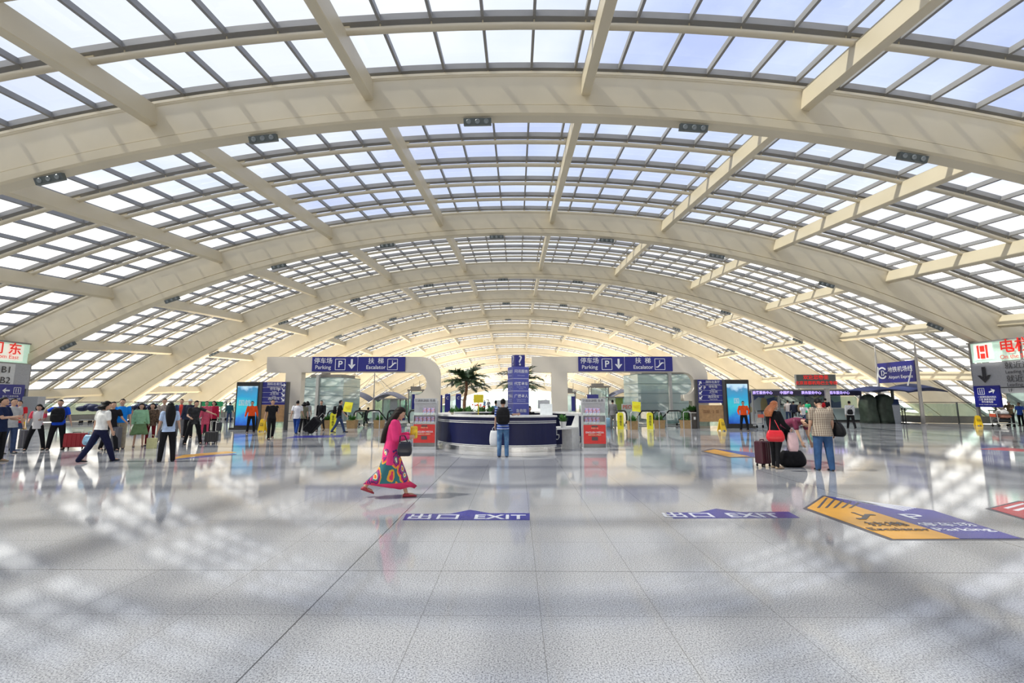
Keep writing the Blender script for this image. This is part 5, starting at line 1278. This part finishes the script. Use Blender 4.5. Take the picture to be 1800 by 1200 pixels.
# --- left crowd
q = person('man in a white polo shirt and navy trousers striding at the left', at(171, 812), -62, 1.70, dict(legL=(-22, 8), legR=(22, 4), armL=(-8, 10, 8, 0), armR=(6, 9, 12, 0), lean=3, head=8, turn=-20, spread=3), ('polo', 'whitepolo', (.78, .78, .74), .93), ('trousers', 'navyt', (.012, .014, .045)), 'bob', face=False, build=1.1, fine=True, shoes=M_SHOE)
soft_bag(q['hL']+Vector((-.08, 0, -.16)), (.34, .14, .28), mat('pale_blue_bag', (.25, .45, .62), .4, var=.5, scale=9), 'blue and dark carrier bag held by the man in the white polo', 'carrier_bag')
q = person('woman with long black hair and pale blue top seen from behind', at(291, 811), 8, 1.62, merge(STAND, legL=(2, 4), legR=(-4, 4), spread=5, armR=(6, 14, 10, 0)), ('blouse', 'paleblue2', (.46, .58, .78), .86), ('trousers', 'black', (.012, .012, .014)), 'long', female=True, face=False, fine=True, build=1.05)
g = at(266, 788); o = MB().prism([(-.14, 0), (.14, 0), (.15, .36), (-.15, .36)], -.06, .06).tube([(-.07, 0, .36), (-.05, 0, .46), (.05, 0, .46), (.07, 0, .36)], .006, 5).build('paper_bag', mat('paper_yellow', (.62, .60, .30), .6), None, g); tag(o, 'pale yellow paper bag on the floor beside the woman with long black hair', 'paper bag')
q = person('man in a navy t-shirt with green cuffs at the left edge', at(-9, 812), -120, 1.76, merge(STAND, armR=(35, 8, 60, 20), armL=(20, 8, 60, 20), spread=4), ('tee', 'navytee', (.012, .02, .06)), BLK, 'short', fine=True, build=1.1, shoes=mat('beige_shoe', (.30, .22, .14), .5))
g = at(22, 792); suitcase((g[0], g[1]+.15, 0), R(35), .44, .26, .66, mat('grey_shell', (.10, .10, .12), .35), 'dark suitcase with silver edge beside the man in navy', frame=True, trim=M_ALU)
person('man in a grey t-shirt behind the man in navy', at(12, 797), -150, 1.74, STAND, ('tee', 'greytee', (.42, .42, .42)), JEAND, 'short')
person('person in a red shirt standing by the left lift tower', at(26, 778), 160, 1.66, STAND, ('tee', 'redtee', (.55, .02, .03)), JEAND, 'short', face=False)
q = person('child in a white shirt with red sleeves and black trousers', at(60, 791), 168, 1.55, dict(legL=(2, 4), legR=(6, 4), armL=(20, 10, 70, 25), armR=(15, 12, 60, 20), spread=12, head=10), ('tee', 'redwhite', nodes_mat('cloth_red_sleeve', .8, lambda t, co: (lambda sp: (t.links.new(co, sp.inputs[0]), mixc(t, math_n(t, 'GREATER_THAN', math_n(t, 'ABSOLUTE', sp.outputs[0]), .13), (.72, .70, .68), (.72, .06, .10)))[1])(t.nodes.new('ShaderNodeSeparateXYZ')))), BLK, 'bob', female=True)
q = person('man in a bright blue shirt with a black backpack on his chest', at(97, 790), 170, 1.70, dict(legL=(4, 4), legR=(4, 4), armL=(0, 16, 8, 0), armR=(60, 28, 60, 40), spread=8, head=6), ('tee', 'royal', (.015, .08, .62), .84), BLK, 'short', build=1.08)
backpack(q, BKL, 'black backpack worn on the chest by the man in bright blue', front=True, sz=(.36, .2, .5))
g = at(131, 789); suitcase((g[0]+.02, g[1], 0), R(15), .62, .30, .52, mat('red_shell', (.33, .01, .02), .4), 'bright red suitcase beside the man with the chest backpack', handle=.12)
q = person('man in a black t-shirt behind the striding man in white', at(190, 792), 200, 1.68, merge(WALK, armL=(25, 12, 30, 0)), ('tee', 'black2', (.015, .015, .018)), BLK, 'short')
q = person('man in a sky blue polo shirt behind the silver-edged suitcase', at(207, 789), 178, 1.72, merge(STAND, armR=(18, 10, 28, 6)), ('polo', 'skyblue', (.01, .22, .72)), KHA, 'short', build=1.08)
g = at(201, 791); suitcase((g[0], g[1]-.1, 0), R(8), .40, .26, .76, mat('grey_shell', (.10, .10, .12), .35), 'tall dark suitcase with silver bands beside the man in sky blue', handle=.12, frame=True, trim=M_ALU)
q = person('woman in a pale green top and green pleated skirt', at(242, 785), 182, 1.56, merge(STAND, spread=4, armL=(0, 12, 8, 0), armR=(0, 12, 8, 0)), ('jacket', 'mint', (.28, .50, .30), .90), ('skirt', 'green', cloth('greenskirt', (.16, .26, .12)), .48, .27), 'bob', female=True, build=1.12, shoes=mat('brown_shoe', (.2, .12, .08), .5))
person('woman in a brown patterned top and dark red trousers', at(262, 783), 170, 1.56, STAND, ('jacket', 'brownp', mat('cloth_brown_pattern', (.10, .06, .035), .8, var=.8, scale=30), .80), ('slim', 'wine', (.16, .012, .02)), 'bob', female=True)
person('man with short hair behind the woman in the pale blue top', at(283, 776), 178, 1.74, STAND, ('tee', 'patt', mat('cloth_grey_pattern', (.36, .30, .26), .8, var=.6, scale=24)), GRYT, 'short')
person('man in an open navy jacket over a red shirt', at(314, 768), 175, 1.72, STAND, ('jacket', 'navyred', nodes_mat('cloth_open_jacket', .8, lambda t, co: (lambda sp: (t.links.new(co, sp.inputs[0]), mixc(t, math_n(t, 'MULTIPLY', math_n(t, 'LESS_THAN', math_n(t, 'ABSOLUTE', sp.outputs[0]), .065), math_n(t, 'GREATER_THAN', sp.outputs[1], .02)), (.02, .05, .14), (.75, .06, .04)))[1])(t.nodes.new('ShaderNodeSeparateXYZ'))), .80), GRYT, 'short')
person('person in a pale cap and dark jacket', at(329, 769), 172, 1.72, STAND, ('jacket', 'darkj', (.03, .035, .06), .80), BLK, 'cap')
q = person('man in a black printed t-shirt pointing while pulling a case', at(338, 781), 190, 1.68, dict(legL=(6, 6), legR=(-2, 6), spread=13, armL=(50, 48, 6, 0), armR=(10, 14, 60, 30), lean=6, head=8, turn=15), ('tee', 'black3', mat('cloth_black_print', (.02, .02, .022), .8, var=.9, scale=7)), BLK, 'short')
g = at(368, 780); suitcase((g[0], g[1]+.1, 0), R(15), .42, .26, .44, mat('black_shell', (.015, .015, .018), .4), 'black cabin case pulled by the pointing man', handle=.42)
person('woman in a long rose pink tunic behind the black cabin case', at(359, 765), 178, 1.62, STAND, ('coat', 'rosep', (.62, .10, .16), .55), ('slim', 'rosel', (.70, .08, .16)), 'short', female=True)
person('woman in a dark red top with a trolley bag', at(372, 763), 165, 1.62, STAND, ('jacket', 'crim', (.45, .02, .06), .8), BLK, 'bob', female=True)
g = at(376, 760); suitcase((g[0], g[1]+.2, 0), 0, .40, .26, .50, mat('charcoal_shell', (.05, .05, .055), .5), 'charcoal case standing behind the woman in dark red', handle=.4)
g = at(349, 764); suitcase((g[0], g[1]+.2, 0), 0, .42, .26, .50, mat('black_shell', (.015, .015, .018), .4), 'small black case on the floor behind the pointing man', handle=.0)

# --- centre left
q = person('man in an all black shirt and trousers walking towards the camera', at(475, 772), 192, 1.72, merge(WALK2, legR=(14, 4), legL=(-10, 16), armL=(10, 10, 115, 20), spread=2), ('tee', 'black2', (.015, .015, .018), .9), BLK, 'short')
q = person('attendant in an orange vest standing before the left lightbox', at(440, 761), 180, 1.62, merge(STAND, spread=6, armL=(-12, 12, 20, 0), armR=(-12, 12, 20, 0)), ('jacket', 'orange', (.88, .10, .02), .92), BLK, 'short')
q = person('attendant in an orange vest standing before the right lightbox', at(1309, 757.5), 178, 1.62, merge(STAND, spread=8, armL=(-10, 20, 50, 30), armR=(-10, 20, 50, 30)), ('jacket', 'orange', (.88, .10, .02), .92), BLK, 'short')
q = person('man in a white t-shirt and blue jeans walking away by the left portal', at(520, 762), -15, 1.70, WALK, ('tee', 'white2', (.75, .75, .78)), ('jeans', 'denimblue', (.02, .06, .26)), 'short', face=False, build=1.05)
person('person in an olive top beside the man in the white t-shirt', at(532, 760), -10, 1.62, WALK2, ('tee', 'olive', (.18, .18, .12)), BLK, 'bob', face=False, female=True)
person('dark-haired person in a grey top just left of the large black suitcase', at(538, 757), 10, 1.60, STAND, ('tee', 'greyt2', (.35, .35, .36)), BLK, 'bob', face=False, female=True)
g = at(548, 763); e = suitcase((g[0]-.25, g[1], .12), R(70), .46, .42, .78, BKL, 'large black suitcase pulled along by the left portal', handle=.35, lean=0); e.rotation_euler = (0, R(42), 0)
person('man in an open black jacket walking under the Escalator sign', at(563, 757), 165, 1.70, WALK2, ('jacket', 'black4', (.015, .015, .018), .8), ('slim', 'blackt', (.02, .02, .025)), 'short')
q = person('man in a black t-shirt and jeans walking right with a backpack', at(595, 760), -80, 1.72, merge(WALK, turn=0), ('tee', 'black2', (.015, .015, .018)), JEAND, 'short')
backpack(q, BKL, 'black backpack of the man walking right in jeans', sz=(.28, .16, .42))
person('person in pale pink going down the left escalator', (A(633, 700, 31.5).x, 31.5, -.45), 0, 1.6, STAND, ('tee', 'palepink', (.68, .48, .46)), BLK, 'short', face=False)
person('person in black going down the left escalator', (A(648, 700, 32.0).x, 32.0, -.5), -30, 1.66, merge(STAND, armR=(20, 14, 20, 0)), ('jacket', 'black4', (.015, .015, .018), .8), BLK, 'short', face=False)
q = person('man in a grey suit behind the right brochure stand', at(1078, 753), -10, 1.68, STAND, ('jacket', 'suit', (.20, .20, .21), .78), ('trousers', 'suit', (.20, .20, .21)), 'short', face=False)
g = at(1071, 752); soft_bag((g[0], g[1]+.1, .32), (.45, .3, .6), mat('pale_blue_bag2', (.30, .52, .68), .5), 'pale blue bag at the feet of the man in the grey suit', 'holdall')

# --- queue at the service counters
def pq(label, px_, ybase, ytop, hdg, top, bot=BLK, hair='short', pose=STAND, face=False, **k):
    g = at(px_, ybase); return person(label, g, hdg, min(1.8, max(1.5, hgt(px_, ybase, ytop))), pose, top, bot, hair, face=face, **k)
pq('woman in white with dark trousers at the left end of the counter queue', 1376, 739, 706, 10, ('tee', 'white2', (.75, .75, .78)), BLK, 'bob', WALK, female=True)
pq('person in a pale pink and white top in the counter queue', 1387, 741, 703, 0, ('tee', 'palew', (.75, .66, .62)), JEAND)
pq('person in a navy jacket in the counter queue beside the pink and white top', 1397, 742, 705, 5, ('jacket', 'darkj', (.03, .035, .06), .8), BLK)
q = pq('person in black carrying a tan backpack in the counter queue', 1409, 744, 706, 0, ('jacket', 'black4', (.015, .015, .018), .8), BLK)
backpack(q, mat('tan_bag', (.40, .25, .14), .6), 'tan backpack in the counter queue', sz=(.34, .18, .44))
pq('person in a green t-shirt in the counter queue', 1421, 743, 704, -10, ('tee', 'green2', (.03, .42, .20)), KHA)
pq('person in white leaning towards a case behind the man in the checked shirt', 1413, 751, 710, 200, ('tee', 'white2', (.75, .75, .78)), JEAND, pose=merge(STAND, lean=25, armL=(30, 10, 10, 0), armR=(30, 10, 10, 0)))
pq('dark-haired person in red behind the man in the checked shirt', 1446, 744, 701, 0, ('tee', 'redtee', (.55, .02, .03)), BLK)
pq('tall person in black behind the shoulder of the man in the checked shirt', 1454, 744, 698, 0, ('tee', 'black2', (.015, .015, .018)), BLK)
q = pq('man in a pale shirt with a black bag walking away by the counters', 1497, 753, 703, 15, ('jacket', 'paleg', (.66, .66, .66), .86), ('trousers', 'black', (.012, .012, .014)), 'short', WALK, build=1.08)
c = q['T']((-.06, -.24, 1.05)); soft_bag(c, (.34, .14, .3), BKL, 'black sling bag of the man walking away by the counters', 'sling_bag', rz=R(15), strap=[c+Vector((-.1, 0, .1)), q['shR']+Vector((0, -.05, .06)), q['shR']+Vector((.05, .05, .02))], handles=False)
g = at(1406, 751); suitcase((g[0], g[1]+.1, 0), R(-10), .44, .28, .62, mat('silver_shell', (.42, .42, .43), .3, .4), 'pale silver case among the people in the counter queue', handle=.25)
pq('man in a dark jacket by the left lightbox far off', 402, 742, 711, 0, ('jacket', 'tealj', (.03, .09, .12), .8), JEAND)
# person sitting with a loaded trolley at the right edge
q = person('person in an olive shirt and cap with a loaded trolley at the right', at(1779, 749), 160, 1.62, merge(STAND, head=15, armL=(40, 8, 50, 10), armR=(40, 8, 50, 10)), ('tee', 'oliv2', (.16, .12, .07)), BLK, 'cap')
g = at(1762, 750); trolley((g[0], g[1]-.1, 0), R(80), 'loaded luggage trolley beside the person in the olive shirt and cap')
for k, (dx, z, cc, lb_) in enumerate(((-.1, .42, (.03, .03, .035), 'black soft bag, lowest on the loaded trolley'), (.05, .68, (.42, .18, .12), 'tan striped bag in the middle of the loaded trolley'), (-.02, .92, (.62, .60, .60), 'white packet on top of the loaded trolley'))):
    soft_bag((g[0]+dx, g[1]-.1, z), (.85-.15*k, .45, .26), mat('load_bag%d' % k, cc, .6, var=.2), lb_, 'luggage_bag', handles=False)
pq('person in a blue top behind the loaded trolley at the right edge', 1796, 748, 708, 150, ('tee', 'royal2', (.05, .12, .55)), BLK, face=True)
# far people beyond the escalators: dark dots near the horizon
for k, (px_, Y, col, lb_) in enumerate(((752, 60, (.08, .10, .09), 'distant person in dark green beside the left portal leg'), (766, 62, (.10, .10, .12), 'distant person in charcoal right of the left portal leg'), (714, 58, (.06, .07, .14), 'distant person in navy above the left escalators'), (626, 60, (.16, .12, .12), 'distant person in brown beyond the left canopy mast'), (852, 66, (.12, .18, .30), 'distant person in blue behind the yellow board'), (859, 68, (.25, .25, .27), 'distant person in grey behind the yellow board'))):
    x = A(px_, 700, Y).x; person(lb_, (x, Y, 0), 30*k, 1.7, WALK if k % 2 else STAND, ('jacket', 'far%d' % k, col, .8), BLK, 'short', face=False)
# ------------------------------------------------------------------ warm uplights added as fill to brighten the far and low roof girders
up0 = None
for k, (x, y) in enumerate(((-17, 84), (17, 84), (-17, 99), (17, 99), (-16, 114), (16, 114), (-15, 128), (15, 128), (-13, 143), (13, 143), (-10, 157), (10, 157), (-30, 47), (29, 47), (-33, 62), (32, 62), (-31, 77), (31, 77), (-30, 92), (30, 92))):
    if up0 is None:
        e = up0 = empty('added_uplight', (x, y, 0)); MB().lathe([(.3, 0), (.3, .05), (.08, .08), (.08, 1.4), (.5, 1.55), (.55, 1.8), (.5, 1.8), (.42, 1.68)], seg=16).build('stand', M_ALU, e)
        MB().lathe([(.42, 1.72), (.42, 1.74)], seg=16).build('lens', mat('fill_lens', (1, .85, .6), .4, emit=4), e)
        ld = bpy.data.lights.new('fill_lamp', 'AREA'); ld.shape = 'DISK'; ld.size = .9; ld.energy = 2100; ld.color = (1, .88, .73)
        lo = bpy.data.objects.new('lamp', ld); COL.objects.link(lo); lo.parent = e; lo.location = (0, 0, 1.85); lo.rotation_euler = (R(180-28), 0, 0)
    else: e = copy_tree(up0, (x, y, 0))
    if y < 80 or abs(x) > 25: e.location.z = -5.4; e.rotation_euler = (0, 0, R(40 if x < 0 else -40))
    tag(e, 'standing fill lamp added to wash the roof girders with warm light', 'added_uplight', 'added fill uplights')
# ------------------------------------------------------------------ letters and plates drawn as outlines become plain meshes
bpy.context.view_layer.update()
dg = bpy.context.evaluated_depsgraph_get()
for o in [o for o in COL.objects if o.type in ('FONT', 'CURVE')]:
    me = bpy.data.meshes.new_from_object(o.evaluated_get(dg))
    n = bpy.data.objects.new(o.name, me); nm = o.name; COL.objects.link(n)
    n.parent = o.parent; n.location = o.location; n.rotation_euler = o.rotation_euler; n.scale = o.scale
    bpy.data.objects.remove(o); n.name = nm
